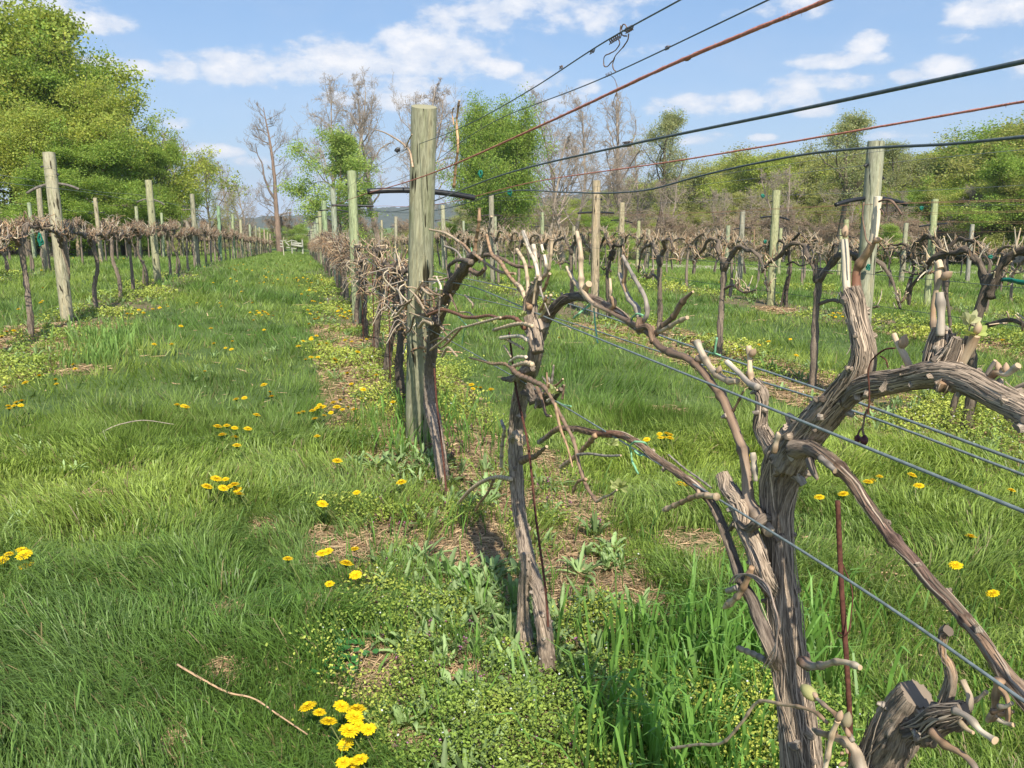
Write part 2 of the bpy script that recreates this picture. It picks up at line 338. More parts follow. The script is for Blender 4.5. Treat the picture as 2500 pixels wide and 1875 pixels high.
def build_hills():
    prof = [(-900, 560), (-300, 545), (300, 538), (600, 534), (700, 529), (780, 525), (860, 516), (960, 508), (1100, 500), (1250, 492), (1400, 479), (1500, 464), (1590, 452), (1690, 433), (1760, 428), (1900, 440), (2100, 450), (2500, 460), (3300, 470)]
    xs = np.arange(-900, 3300, 5); hy = np.interp(xs, [a for a, b in prof], [b for a, b in prof])
    rows = 14; V = []
    for j in range(rows+1):
        f = j/rows
        for x, y in zip(xs, hy):
            D = 1150+f*380; r = ray(x, HZ); r = r/r.dot(fwd); top = (HZ-y)/F*1530+H
            b = (float(vn2(x, j*7.3, .11, 2))-.5)*7*min(1, f*3)
            V.append((r.x*D, r.y*D, -2+(top+2)*math.sin(f*math.pi/2)**.8+b))
    n = len(xs); V = np.array(V); i = (np.arange(rows)[:, None]*n+np.arange(n-1)[None]).ravel()
    mb = MB(); mb.add(V, None, np.stack([i, i+1, i+n+1, i+n], 1)); o = link('hills', mb.mesh('hills', smooth=False), mat_hill()); o['kind'] = 'structure'
build_hills()
# ------------------------------------------------------------------ posts
C_POST = (.38, .375, .265)
def hose_pts(L, bow, tilt=0, dz=0):
    return [(x*math.cos(tilt), 0, dz+bow*(1-(2*x/L)**2)+x*math.sin(tilt)) for x in np.linspace(-L/2, L/2, 9)]
def make_post(h, r, label, loc, lean=(0, 0), col=C_POST, spreader='black', spz=1.55, L=.6, bow=.03, tilt=0., group=None, detail=True):
    t = thing('trellis_post', label, 'post', loc, group); mb = MB(); n = 14 if detail else 6
    zz = np.linspace(-.25, h, n); pts = [(lean[0]*z, lean[1]*z, z) for z in zz]
    top = pts[-1]; pts += [(top[0], top[1], h+.004)]
    rad = [r*1.03-(r*.06)*k/n for k in range(n)]+[r*.955]
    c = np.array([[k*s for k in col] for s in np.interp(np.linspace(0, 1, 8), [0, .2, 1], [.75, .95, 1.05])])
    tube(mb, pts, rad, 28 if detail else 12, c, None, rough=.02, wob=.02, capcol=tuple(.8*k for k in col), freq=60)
    link('shaft', mb.mesh('shaft'), M_post, t)
    if spreader:
        mb = MB(); q = hose_pts(L, bow, tilt, spz); oy = lean[1]*spz; ox = lean[0]*spz
        tube(mb, [(a+ox, b+oy-.0, c_) for a, b, c_ in q], .0155, 12 if detail else 6, (1, 1, 1), .02 if detail else None, capcol=(.1, .1, .1))
        link('spreader', mb.mesh('spreader'), M_hoseg if spreader == 'grey' else M_tubeb, t)
    if detail:
        for s, dz in ((-1, .17), (1, .26)):
            mb = MB(); x0 = lean[0]*(h-dz)+s*(r+.006)
            tube(mb, [(x0-.012*s, -.02, h-dz), (x0+.006*s, -.02, h-dz), (x0+.014*s, -.02, h-dz-.012)], .012, 8, (1, 1, 1), .004, wob=.3)
            link('insulator', mb.mesh('insulator'), M_ins, t)
            mb = MB(); th = np.linspace(-2.6, -.4, 9)
            tube(mb, [(lean[0]*(h-dz)+math.cos(a)*(r+.004), math.sin(a)*(r+.004), h-dz+.005*math.sin(3*a)) for a in th], .0016, 5, (1, 1, 1))
            link('wire_staple', mb.mesh('wire_staple'), M_wireg, t)
    return t
RX = {0: .71, 1: 4.21, 2: 7.71, 3: 11.21, 4: 14.71, 5: 18.2, 6: 21.7, -1: -2.92, -2: -6.29, -3: -9.79, -4: -13.3}
def yof(X, D): return (D-X*.235)/.972
rowname = {0: 'the row nearest the camera', 1: 'the second row', 2: 'the third row', 3: 'the fourth row', 4: 'the fifth row', 5: 'the sixth row', 6: 'the seventh row', -1: 'the row left of the grass lane', -2: 'the second row left of the lane', -3: 'the third row left of the lane', -4: 'the fourth row left of the lane'}
POSTS = {}
# near post of the nearest row: placed from its base and top in the photo
pa = gpix(1017, 1078); XA = pa.x
ta = PX(1035, 262, XA); hA = ta.z-pa.z
# lean measured against the photo
POSTS[0] = [(pa.y)]
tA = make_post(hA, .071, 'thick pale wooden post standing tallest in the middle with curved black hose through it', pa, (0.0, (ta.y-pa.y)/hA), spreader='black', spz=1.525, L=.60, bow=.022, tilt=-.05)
nd_ = ['first', 'second', 'third', 'fourth', 'fifth', 'sixth', 'seventh', 'eighth', 'ninth', 'tenth']
def row_posts(row, Ds, tops, start=1, hs=2.08, sp='black', every=1, lab=None):
    X = RX[row]; POSTS.setdefault(row, [])
    for k, D in enumerate(Ds):
        y = yof(X, D); z = Tz(X, y); POSTS[row].append(y)
        top = H+(HZ-tops[k])/F*D if tops[k] else z+hs
        h = min(max(top-z, 1.75), 2.35); near = D < 15
        nm = nd_[k+start-1] if k+start-1 < 10 else None
        if D < 34: lb = f'weathered wooden post, {nm} post back along {rowname[row]}'; g = None
        else: lb = f'small distant wooden post far back in {rowname[row]}'; g = f'distant posts far back in {rowname[row]}'
        if lab and k in lab: lb = lab[k]
        rr = random.uniform(.06, .075); cc = tuple(c*random.uniform(.85, 1.15) for c in C_POST)
        if row == -1 and k == 3: cc = (.26, .38, .24)
        s_ = sp if random.random() < .9 else 'black'
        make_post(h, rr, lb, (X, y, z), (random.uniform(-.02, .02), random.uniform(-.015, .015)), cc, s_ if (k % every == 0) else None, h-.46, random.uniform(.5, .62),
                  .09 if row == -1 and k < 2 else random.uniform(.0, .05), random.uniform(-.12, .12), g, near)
row_posts(0, [12.0, 18.6, 25.9, 32.5, 39.5, 46.5, 53.5, 60, 67, 74, 81], [424, 465, 493, 517, 534, 545, 552, 557, 560, 563, 566], 2)
row_posts(-1, [10.8, 17.8, 24.6, 31.7, 38, 43.5, 50.6, 57, 63, 70, 76, 83], [381, 445, 477, 505, 524, 537, 548, 551, 555, 560, 565, 570], 1, sp='grey', lab={0: 'tall wooden post nearest on the left, arched grey hose behind its top'})
row_posts(-2, [15, 21.7, 27.9, 34.5, 40.5, 47, 54, 61], [440, 459, 486, 506, 521, 533, 541, 547], 1, every=2)
row_posts(-3, [25.5, 32.6, 39, 45.7, 52.5, 59], [478, 497, 511, 521, 531, 540], 1, every=2)
row_posts(-4, [33, 40, 47, 54], [500, 512, 522, 530], 1, every=3)
row_posts(1, [6.65, 12.8, 19.7, 26.5, 33, 40, 47], [357, 446, 480, 503, 519, 530, 538], 1, lab={0: 'thick green-stained wooden post at right with short black hose through it'})
row_posts(2, [14.6, 21.6, 28.6, 35.5, 42.5], [469, 497, 520, 530, 540], 1)
row_posts(3, [15.9, 22.8, 29.8, 36.8], [489, 516, 540, 552], 1)
row_posts(4, [17.5, 24.2, 30.9, 38], [500, 537, 551, 560], 1)
row_posts(5, [20, 27, 34], [520, 545, 557], 1, every=2)
row_posts(6, [29, 36], [548, 560], 1, every=2)
# ------------------------------------------------------------------ wires
def wire(pts, r, mat, label, name='trellis_wire', cat='wire', step=.05, ns=6, group=None, fuzz=False):
    mb = MB(); pts = [tuple(p) for p in pts]
    tube(mb, pts, r, ns, (1, 1, 1), step, wob=.25 if fuzz else 0)
    if fuzz:
        p, _, u = resample(pts, [1]*len(pts), .004); k = RNG.integers(0, len(p), int(u[-1]*260)); k = k[np.linalg.norm(p[k], axis=1) < 4.5]
        d = RNG.normal(size=(len(k), 3)); d /= np.linalg.norm(d, axis=1)[:, None]; e = RNG.normal(size=(len(k), 3))*.0003; L = RNG.uniform(.001, .0035, len(k))[:, None]
        a = p[k]; V = np.stack([a-e, a+e, a+d*(r+L)], 1).reshape(-1, 3); mb.add(V, np.arange(len(V)).reshape(-1, 3))
    return tag(link(name, mb.mesh(name), mat), label, cat, group)
yA = pa.y
def nearwire(px, X, far, r, mat, label, extra=(), **kw):
    """px: photo points seen along the wire in its plane, from the right-hand edge to the near post; far: heights at the posts beyond"""
    pts = [PX(a, b, X if isinstance(X, (int, float)) else X[k]) for k, (a, b) in enumerate(px)]
    d = (pts[0]-pts[1]); pts = [pts[0]+d*(1.2/d.length)]+pts+[Vector(e) for e in extra]
    for (x, y, z) in far: pts.append(Vector((x, y, z)))
    return wire(pts, r, mat, label, **kw)
zf = lambda y, h: Tz(.71, y)+h
FY = [yof(.71, D) for D in (12, 18.6, 25.9, 32.5, 46.5, 60, 81)]
nearwire([(1660, 0), (1500, 88), (1310, 210), (1180, 285)], .63, [(.63, yA-.08, ta.z-.17)]+[(.64, y, zf(y, 1.85)) for y in FY], .0016, M_wire, 'dark wire rising steepest from the left side of the tall post', ns=7)
nearwire([(1875, 0), (1500, 178), (1200, 300)], .79, [(.79, yA-.05, ta.z-.24)]+[(.78, y, zf(y, 1.8)) for y in FY], .0016, M_wire, 'dark wire just under the steepest one, second from the top', ns=7)
XL = XA-.29; XR = XA+.29; zs = Tz(XA, yA)+1.51
nearwire([(2020, 0), (1680, 140), (1400, 270), (1100, 405)], XL+.03, [(XL, yA, zs+.03)]+[(.44, y, zf(y, 1.6)) for y in FY], .0019, M_red, 'fuzzy red twine crossing the top of the sky', name='red_twine', cat='twine', step=.01, ns=9, fuzz=True)
nearwire([(2500, 150), (2000, 257), (1550, 350), (1250, 420)], XR-.16, [(XA+.06, yA-.09, zs-.03)]+[(.80, y, zf(y, 1.56)) for y in FY], .0030, M_wire, 'thick dark cable crossing the right side of the sky', ns=9)
nearwire([(2500, 248), (2150, 309), (1700, 385), (1300, 445)], XR+.03, [(XR, yA, zs+.0)]+[(1.0, y, zf(y, 1.6)) for y in FY], .0019, M_red, 'thin red twine below the thick cable at right', name='red_twine', cat='twine', step=.01, ns=8, fuzz=True)
nearwire([(2500, 334), (2300, 353), (2180, 358), (2000, 372), (1850, 398), (1700, 432), (1590, 462), (1500, 471), (1400, 470), (1250, 466)], XR+.02, [(XR-.02, yA-.01, zs-.035)]+[(.98, y, zf(y, 1.54)) for y in FY], .0024, M_wire, 'slack dark wire sagging across the wooded skyline at right', ns=8)
zc = 1.06
nearwire([(2500, 1249), (1900, 1005), (1317, 768), (1150, 699)], .66, [(.64, yA-.07, 1.03)]+[(.66, y, zf(y, 1.05)) for y in FY], .0021, M_wirel, 'grey-blue wire passing in front of the big gnarled vine', ns=9)
nearwire([(2500, 1712), (2212, 1510), (1870, 1290), (1560, 1103), (1362, 983), (1150, 860)], .645, [(.63, yA-.07, .80)]+[(.66, y, zf(y, .82)) for y in FY], .0019, M_wirel, 'lowest grey wire sloping to the bottom right corner', ns=9)
nearwire([(2500, 1130), (2130, 995), (1700, 850), (1420, 752)], .86, [(.80, yA-.04, 1.08)]+[(.78, y, zf(y, 1.07)) for y in FY], .0022, M_wirel, 'upper of two wires passing behind the big gnarled vine', ns=9)
nearwire([(2500, 1160), (2130, 1020), (1640, 868), (1400, 790)], .90, [(.79, yA-.03, .98)]+[(.77, y, zf(y, .97)) for y in FY], .0020, M_wirel, 'lower of two wires passing behind the big gnarled vine', ns=9)
def row_wires(row, specs):
    X = RX[row]; ys = sorted(POSTS[row]); ys = [ys[0]-7, ]+ys
    for (dx, hh, r, mat, nm, what) in specs:
        pts = []
        for k, y in enumerate(ys):
            pts.append((X+dx, y, Tz(X, y)+hh+random.uniform(-.015, .015)))
            if k < len(ys)-1: ym = (y+ys[k+1])/2; pts.append((X+dx, ym, (Tz(X, y)+Tz(X, ys[k+1]))/2+hh-.035))
        wire(pts, r, mat, f'{what} along {rowname[row]}', name=nm, cat='twine' if 'twine' in nm else 'wire', step=.5, ns=4)
row_wires(1, [(-.07, 1.9, .0016, M_wireg, 'trellis_wire', 'top left thin wire'), (.07, 1.84, .0016, M_wireg, 'trellis_wire', 'top right thin wire'), (-.27, 1.52, .0018, M_twine, 'red_twine', 'left red twine'), (.27, 1.54, .0018, M_twine, 'red_twine', 'right red twine'),
              (-.07, 1.03, .002, M_wire, 'trellis_wire', 'waist-high dark wire'), (.07, .78, .002, M_wire, 'trellis_wire', 'knee-high dark wire')])
for r_ in (2, 3): row_wires(r_, [(-.25, 1.52, .0022, M_twine, 'red_twine', 'left red twine'), (.25, 1.55, .0022, M_twine, 'red_twine', 'right red twine'), (0, 1.82, .0022, M_wireg, 'trellis_wire', 'top grey wire'), (0, 1.03, .0025, M_wire, 'trellis_wire', 'waist-high dark wire')])
row_wires(4, [(0, 1.5, .0025, M_twine, 'red_twine', 'red twine'), (0, 1.03, .003, M_wire, 'trellis_wire', 'waist-high dark wire')])
row_wires(-1, [(-.25, 1.75, .002, M_wireg, 'trellis_wire', 'left catch wire'), (.27, 1.62, .002, M_wireg, 'trellis_wire', 'right catch wire'), (0, 1.12, .002, M_wireg, 'trellis_wire', 'waist-high wire')])
row_wires(-2, [(0, 1.6, .0028, M_wireg, 'trellis_wire', 'catch wire'), (0, 1.1, .0028, M_wireg, 'trellis_wire', 'waist-high wire')])
# ------------------------------------------------------------------ grapevines
BK = (.345, .285, .225); BKD = (.195, .16, .13); PALE = (.60, .48, .33); TAN = (.42, .28, .17); GREY = (.36, .32, .27); RED = (.24, .12, .075); WHITE = (.70, .62, .48); BRN = (.26, .18, .125)
CUT = (.50, .38, .25)
def px_pts(seq, X):
    """seq of (px, py, width_px[, dx]) -> world points in the row plane and radii"""
    P, R = [], []
    for s in seq:
        v = PX(s[0], s[1], X+(s[3] if len(s) > 3 else 0)); D = v.x*fwd.x+v.y*fwd.y+(v.z-H)*fwd.z
        P.append(tuple(v)); R.append(s[2]/2/F*D)
    return P, R
def strips(mb, pts, rad, n, col=(.40, .33, .26), L=(.04, .16), w=.0028):
    """loose bark fibres lying on a limb"""
    p, r, u = resample(pts, rad, .008); tg = np.gradient(p, axis=0); tg /= np.linalg.norm(tg, axis=1)[:, None]
    for _ in range(n):
        l = random.uniform(*L); a0 = random.uniform(0, u[-1]-l*.7); th = random.uniform(0, 6.28); tw = random.uniform(-2, 2); m = 8; lift = random.uniform(0, .0025) if random.random() < .93 else random.uniform(.004, .012)
        ii = np.clip(np.searchsorted(u, np.linspace(a0, min(a0+l, u[-1]), m)), 0, len(u)-1)
        q = p[ii]; t_ = tg[ii]; A = np.cross(t_, [.3, .8, .5]); A /= np.linalg.norm(A, axis=1)[:, None]; B = np.cross(t_, A)
        ang = th+tw*np.linspace(0, 1, m)*l*4; lift *= min(1, float(r.mean())/.03); rr = r[ii]*1.03+lift*(np.linspace(-1, 1, m)**2 if random.random() < .6 else np.linspace(0, 1, m)**2)+.0003
        dirn = A*np.cos(ang)[:, None]+B*np.sin(ang)[:, None]; tan = np.cross(t_, dirn); ww = w*random.uniform(.3, 1.)*np.sin(np.linspace(.25, 2.9, m))[:, None]
        c = q+dirn*rr[:, None]; V = np.concatenate([c+tan*ww, c-tan*ww, c+dirn*.0009]); k = np.arange(m-1)
        s = random.choice((.35, .6, .9, 1.1, 1.3))
        mb.add(V, None, np.concatenate([np.stack([k, k+1, k+1+2*m, k+2*m], 1), np.stack([k+2*m, k+1+2*m, k+1+m, k+m], 1)]), np.array(col)*s, np.tile([[0, 0, random.random()*9]], (len(V), 1)))
def bud_mesh(mb, p, d, s=.012, col=(.52, .37, .25), leaf=False):
    p = np.array(p); d = np.array(d, float); d /= np.linalg.norm(d)
    s *= .85; tube(mb, [p, p+d*s*.55, p+d*s*1.2, p+d*s*1.9, p+d*s*2.3], [s*.35, s*.62, s*.66, s*.4, s*.08], 8, [col, tuple(c*1.15 for c in col), (.62, .55, .28) if leaf else tuple(c*1.1 for c in col)], None, wob=.15)
def leaf_mesh(mb, p, s=.02, n=4, col=(.46, .52, .16)):
    for k in range(n):
        a = random.uniform(0, 6.28); e = random.uniform(.3, 1.3); d = np.array([math.cos(a)*math.cos(e), math.sin(a)*math.cos(e), math.sin(e)])
        w = np.cross(d, [random.random()-.5, random.random()-.5, .3]); w /= np.linalg.norm(w); nn = np.cross(d, w); m = 7
        V = [np.array(p)]; th = np.linspace(-2.1, 2.1, 13)
        for i, t_ in enumerate(th):
            R_ = s*(1+.28*math.cos(5*t_)+.12*(i % 2))*(1-.12*abs(t_)); V.append(p+d*(s*.6+R_*math.cos(t_))+w*R_*math.sin(t_)+nn*s*.3*(abs(math.sin(t_))+.3*math.sin(3*t_)))
        mb.add(V, [(0, i, i+1) for i in range(1, 13)], None, np.array(col)*random.uniform(.8, 1.2))
def nubs(mb, pts, rad, n):
    """old pruning scars, knobs and stub ends on a limb"""
    p, r, u = resample(pts, rad, .01); tg = np.gradient(p, axis=0); tg /= np.linalg.norm(tg, axis=1)[:, None]
    for _ in range(n):
        i = random.randrange(len(p)); d = np.cross(tg[i], [random.gauss(0, 1), random.gauss(0, 1), random.gauss(0, 1)]); d /= np.linalg.norm(d)+1e-9; d = d+tg[i]*random.uniform(-.4, .4); q = p[i]; R_ = r[i]; s = random.uniform(.0022, .0055)*(.5+R_/.03)
        c = random.choice([BK, BKD, GREY, BK, BK]); tube(mb, [q+d*R_*.7, q+d*(R_+s*.3), q+d*(R_+s*random.uniform(.9, 2.2))], [s*1.5, s*1.15, s*random.uniform(.5, .9)], 8, [c, c, tuple(1.2*k for k in c)], .0025, rough=.15, wob=.6, freq=300, capcol=random.choice([BK, BKD, BKD, GREY]))
class Vine:
    def __init__(s, label, loc, group=None):
        s.loc = Vector(loc); s.t = thing('grapevine', label, 'grapevine', s.loc, group)
    def part(s, name, mb, mat=None, smooth=True, label=None, parent=None):
        o = link(name, mb.mesh(name, s.loc if parent is None else s.loc, smooth), mat or M_bark, s.t)
        if parent is not None: o.parent = parent
        if label: o['label'] = label
        return o
    def limb(s, name, seq, X, col=BK, rough=.12, ns=48, step=.005, wob=.10, nstrip=0, mat=None, cap=None, nodes=0, extra=None, freq=330, label=None):
        P_, R_ = seq if isinstance(seq, tuple) else px_pts(seq, X)
        mb = MB(); tube(mb, P_, R_, ns, col, step, rough=rough, wob=wob, cap=True, capcol=cap, nodes=nodes, freq=freq)
        if nstrip: strips(mb, P_, R_, nstrip, w=.0016)
        if nstrip > 12: nubs(mb, P_, R_, min(46, nstrip//7))
        if extra: extra(mb, P_)
        return s.part(name, mb, mat, label=label)
    def cane(s, seq, X, col=PALE, nodes=.05, label=None, cut=CUT, buds=(), ns=12, leafend=False, rough=.03):
        P_, R_ = px_pts(seq, X); mb = MB()
        tube(mb, P_, R_, ns, col, .003, rough=rough, wob=.10, nodes=nodes, capcol=cut, freq=280)
        o = s.part('cane', mb, M_cane, label=label)
        for b in buds:
            q = PX(b[0], b[1], X); q2 = PX(b[2], b[3], X); D = q.dot(fwd)+H*0; mbb = MB(); dl = q2-q; bud_mesh(mbb, q, dl, max(dl.length/2.2, .006), leaf=leafend)
            s.part('bud', mbb, M_bud, parent=o)
        if leafend:
            mbb = MB(); leaf_mesh(mbb, np.array(P_[-1]), .008, 4); s.part('leaf', mbb, M_bud, False, parent=o)
        return o
# ---- the big vine in the foreground
X1 = .71
b1 = PX(1975, 2250, X1); g1 = Vector((.71, b1.y, 0)); g1.z = Tz(g1.x, g1.y)
v1 = Vine('big shaggy grapevine nearest the camera, its twisted trunk filling the lower right', g1)
tr = [(1972, 2060, 118), (1965, 1960, 104), (1957, 1873, 92), (1945, 1740, 84), (1930, 1640, 78), (1923, 1560, 76), (1912, 1470, 80), (1905, 1400, 74), (1900, 1320, 70), (1897, 1245, 70), (1905, 1170, 86), (1928, 1110, 108), (1956, 1062, 96)]
P_, R_ = px_pts(tr, X1); P_ = [(g1.x, g1.y, g1.z-.08), (g1.x, g1.y, g1.z+.05)]+P_; R_ = [.062, .055]+R_
mb = MB(); tube(mb, P_, R_, 96, [tuple(.8*c for c in BK), BK, BK, tuple(1.1*c for c in BK)], .004, rough=.13, wob=.16, freq=260); strips(mb, P_, R_, 520, w=.0014, L=(.04, .2)); nubs(mb, P_, R_, 34); v1.part('trunk', mb)
v1.limb('arm', [(1925, 1130, 88), (1948, 1088, 84), (1978, 1052, 76), (2022, 1004, 70), (2058, 962, 66), (2088, 925, 60), (2106, 890, 54), (2110, 856, 50), (2103, 817, 46), (2092, 770, 42), (2086, 735, 44), (2078, 708, 40)], X1-.01, [BK, BK, tuple(.9*c for c in BK), BK], .15, 64, .004, .2, 330, label='thick limb slanting up to two pruned white canes')
v1.limb('arm', [(2062, 985, 30), (2090, 955, 46), (2120, 942, 54), (2150, 936, 56), (2190, 930, 52), (2238, 920, 54), (2299, 912, 62), (2345, 922, 60), (2422, 962, 56), (2500, 1004, 60), (2570, 1065, 60), (2700, 1190, 50)], X1-.015, [BK, BKD, BKD, BKD, BKD], .2, 64, .004, .2, 480, label='thick gnarled arm reaching right to the edge')
v1.limb('spur', [(2292, 940, 34), (2300, 950, 30), (2306, 935, 24)], X1-.03, [BKD, TAN], .3, 20, .005, .4, 10)
v1.cane([(2072, 735, 20), (2068, 705, 19), (2064, 627, 19), (2061, 585, 18)], X1-.005, [GREY, WHITE, WHITE, WHITE], 0, buds=[(2062, 580, 2065, 545)], label='whitish cane with a swollen bud at its tip', cut=(.75, .7, .58), ns=18)
v1.cane([(2092, 722, 26), (2090, 690, 22), (2092, 660, 20), (2108, 632, 19), (2124, 606, 20), (2130, 590, 20)], X1+.005, [RED, RED, TAN, TAN], .06, ns=18)
v1.cane([(2128, 596, 18), (2134, 570, 19), (2140, 520, 19), (2144, 480, 20)], X1+.005, WHITE, 0, buds=[(2134, 588, 2156, 584)], cut=(.75, .7, .58), ns=18)
v1.limb('spur', [(2304, 925, 96), (2298, 890, 84), (2294, 858, 62), (2297, 828, 48), (2300, 800, 26)], X1, [BKD, BKD, BK], .3, 44, .004, .4, 90)
v1.limb('spur', [(2310, 880, 50), (2330, 850, 34), (2338, 825, 22)], X1-.01, BK, .35, 24, .004, .5, 20)
v1.cane([(2296, 820, 20), (2297, 762, 18), (2294, 714, 18)], X1-.01, [GREY, GREY, GREY], .05, ns=14)
v1.cane([(2284, 830, 14), (2278, 780, 13), (2283, 720, 13), (2288, 700, 12), (2292, 640, 17), (2296, 600+55, 18)], X1+.01, [GREY, TAN, PALE, PALE], .05, buds=[(2300, 680, 2328, 662)], ns=14)
v1.cane([(2335, 905, 27), (2352, 875, 26), (2370, 842, 24), (2382, 818, 23)], X1, [PALE, PALE, TAN], 0, buds=[(2384, 815, 2392, 780), ], leafend=True, ns=14)
v1.cane([(2322, 872, 13), (2345, 855, 12), (2358, 835, 12), (2372, 800, 12), (2378, 780, 10)], X1+.01, GREY, .04)
mb = MB(); leaf_mesh(mb, np.array(PX(2366, 790, X1)), .009, 5, (.62, .60, .34)); v1.part('leaf', mb, M_bud, False)
v1.cane([(2226, 910, 19), (2208, 868, 17), (2195, 845, 14), (2182, 816, 14)], X1-.005, [TAN, PALE, PALE], 0, buds=[(2200, 850, 2214, 812)])
v1.cane([(2405, 925, 12), (2420, 895, 10), (2430, 880, 9)], X1, GREY, 0)
v1.cane([(2412, 930, 18), (2436, 908, 14), (2452, 914, 13), (2486, 892, 13)], X1-.01, [TAN, TAN, WHITE, WHITE], .03, buds=[(2440, 908, 2436, 892), (2455, 912, 2456, 895)])
v1.cane([(2462, 965, 16), (2480, 950, 14), (2530, 930, 14)], X1, PALE, 0)
# left stub limb with its canes
v1.limb('spur', [(1915, 1150, 50), (1895, 1110, 40), (1872, 1070, 36), (1856, 1040, 32), (1860, 1000, 26), (1858, 960, 26), (1846, 938, 26), (1840, 930, 20)], X1-.02, BK, .26, 36, .004, .35, 50)
v1.cane([(1850, 945, 18), (1832, 938, 15), (1803, 910, 13), (1775, 884, 14)], X1-.03, [GREY, GREY, WHITE], 0)
v1.cane([(1800, 930, 16), (1781, 930, 16), (1748, 912, 16), (1722, 878, 16), (1701, 835, 15)], X1-.03, [PALE, PALE, PALE, WHITE], .045, buds=[(1752, 912, 1760, 890), (1716, 878, 1696, 874)], ns=14)
v1.cane([(1838, 945, 13), (1832, 910, 13), (1830, 880, 12), (1828, 844, 12)], X1-.01, [TAN, PALE, PALE], .04, buds=[(1832, 868, 1846, 850), (1828, 920, 1822, 906)])
v1.limb('arm', [(1880, 1300, 30), (1852, 1262, 28), (1832, 1230, 28), (1822, 1150, 26), (1812, 1098, 24), (1800, 1062, 23), (1782, 1015, 23), (1773, 990, 23), (1740, 940, 20), (1705, 895, 18), (1680, 876, 18), (1640, 862, 19), (1610, 846, 16), (1580, 808, 15), (1545, 790, 12), (1489, 762, 9), (1437, 730, 9), (1420, 705, 11)], X1-.035, [BK, BRN, BRN, BRN, TAN, PALE], .08, 24, .005, .12, 14, M_cane, nodes=.11, freq=120, label='long brown cane bent up and left from the trunk')
v1.cane([(1786, 1010, 7), (1800, 985, 6), (1815, 955, 5)], X1-.03, TAN, .03)
v1.limb('arm', [(1910, 1660, 26, .08), (1892, 1620, 34, .035), (1876, 1570, 34), (1866, 1540, 33), (1852, 1507, 32), (1838, 1470, 30), (1815, 1430, 27), (1798, 1385, 24), (1780, 1330, 22), (1762, 1281, 22), (1735, 1225, 21), (1706, 1192, 22), (1663, 1160, 20), (1598, 1116, 18), (1562, 1086, 17), (1525, 1066, 17), (1453, 1057, 16), (1402, 1046, 14), (1372, 1046, 12)], X1-.06, [BK, BKD, BKD, BRN, BRN, RED, BRN, BRN], .1, 28, .004, .16, 40, freq=150, label='dark cane running down from the lowest wire to the trunk')
v1.cane([(1385, 1044, 11), (1359, 1048, 11), (1335, 1066, 10), (1316, 1080, 9)], X1-.06, [TAN, BRN, GREY], .03)
v1.cane([(1455, 1062, 12), (1430, 1090, 11), (1405, 1115, 10), (1368, 1141, 9)], X1-.07, [TAN, TAN, PALE], .03)
v1.cane([(1750, 1213, 15), (1708, 1209, 13), (1665, 1226, 11), (1622, 1245, 12)], X1-.075, [PALE, TAN, PALE], .035, buds=[(1708, 1208, 1704, 1196)])
v1.cane([(1632, 1110, 4), (1680, 1150, 4), (1695, 1160, 5), (1738, 1192, 4)], X1-.05, GREY, .03)
v1.limb('spur', [(1905, 1480, 30, .07), (1885, 1440, 38, .03), (1862, 1400, 42), (1840, 1330, 42), (1818, 1280, 42), (1800, 1225, 40), (1776, 1190, 36), (1762, 1160, 30)], X1-.05, BK, .3, 40, .004, .2, 120)
v1.limb('spur', [(1880, 1262, 24, .05), (1850, 1275, 24), (1825, 1290, 20), (1800, 1275, 16), (1780, 1293, 11)], X1-.06, BKD, .2, 20, .005, .3)
v1.limb('arm', [(1940, 1095, 50), (1975, 1095, 38), (2010, 1112, 34), (2047, 1141, 31), (2085, 1184, 29), (2101, 1209, 28), (2140, 1262, 27), (2178, 1313, 29), (2225, 1362, 28), (2269, 1417, 30), (2315, 1465, 28), (2359, 1516, 30), (2395, 1560, 32), (2427, 1607, 36), (2458, 1652, 42), (2500, 1700, 46), (2600, 1830, 50)], X1-.03, [BK, BRN, (.22, .15, .12), (.22, .15, .12), BRN, BK], .07, 30, .004, .1, 30, M_bark, nodes=.13, freq=130, label='long smooth brown cane slanting down to the right')
v1.cane([(2003, 1118, 14), (2018, 1130, 14), (2040, 1150, 12)], X1-.05, GREY, .02)
v1.cane([(1975, 1120, 22), (1985, 1150, 18), (1996, 1170, 8)], X1-.04, BKD, 0)
# broken pieces round the trunk
v1.cane([(1955, 1614, 24), (1985, 1626, 19), (2011, 1624, 16), (2042, 1616, 15), (2070, 1618, 14), (2100, 1630, 13)], X1-.05, [RED, GREY, PALE, PALE, WHITE], .04, ns=14)
v1.cane([(1870, 1612, 14), (1835, 1595, 12), (1803, 1582, 12)], X1-.05, [GREY, PALE], .02)
v1.cane([(1836, 1385, 14), (1822, 1420, 14), (1808, 1446, 14), (1775, 1478, 16), (1768, 1484, 8)], X1-.075, [TAN, TAN, PALE, PALE], .03)
v1.cane([(1800, 1434, 16), (1785, 1440, 14), (1776, 1442, 13)], X1-.08, GREY, 0)
v1.cane([(1845, 1175, 10), (1842, 1140, 13), (1838, 1105, 13)], X1-.05, [GREY, WHITE], .02)
v1.cane([(1890, 1105, 13), (1897, 1075, 13), (1903, 1058, 12)], X1-.05, [TAN, WHITE], .02)
for (dx, col_) in ((0, (.5, .42, .36)), (6, (.33, .27, .23)), (-8, (.4, .33, .28))):
    P_, R_ = px_pts([(1789+dx, 1424, 5), (1800+dx, 1408, 6), (1816+dx, 1402, 6), (1848+dx, 1412, 6), (1870+dx, 1432, 6), (1888, 1471, 6), (1898+dx*.5, 1520, 6), (1897, 1560, 6), (1888+dx, 1600, 5), (1868+dx, 1632, 3)], X1-.085)
    mb = MB(); tube(mb, P_, np.array(R_)*.8, 6, col_, .006); v1.part('bark_strip', mb)
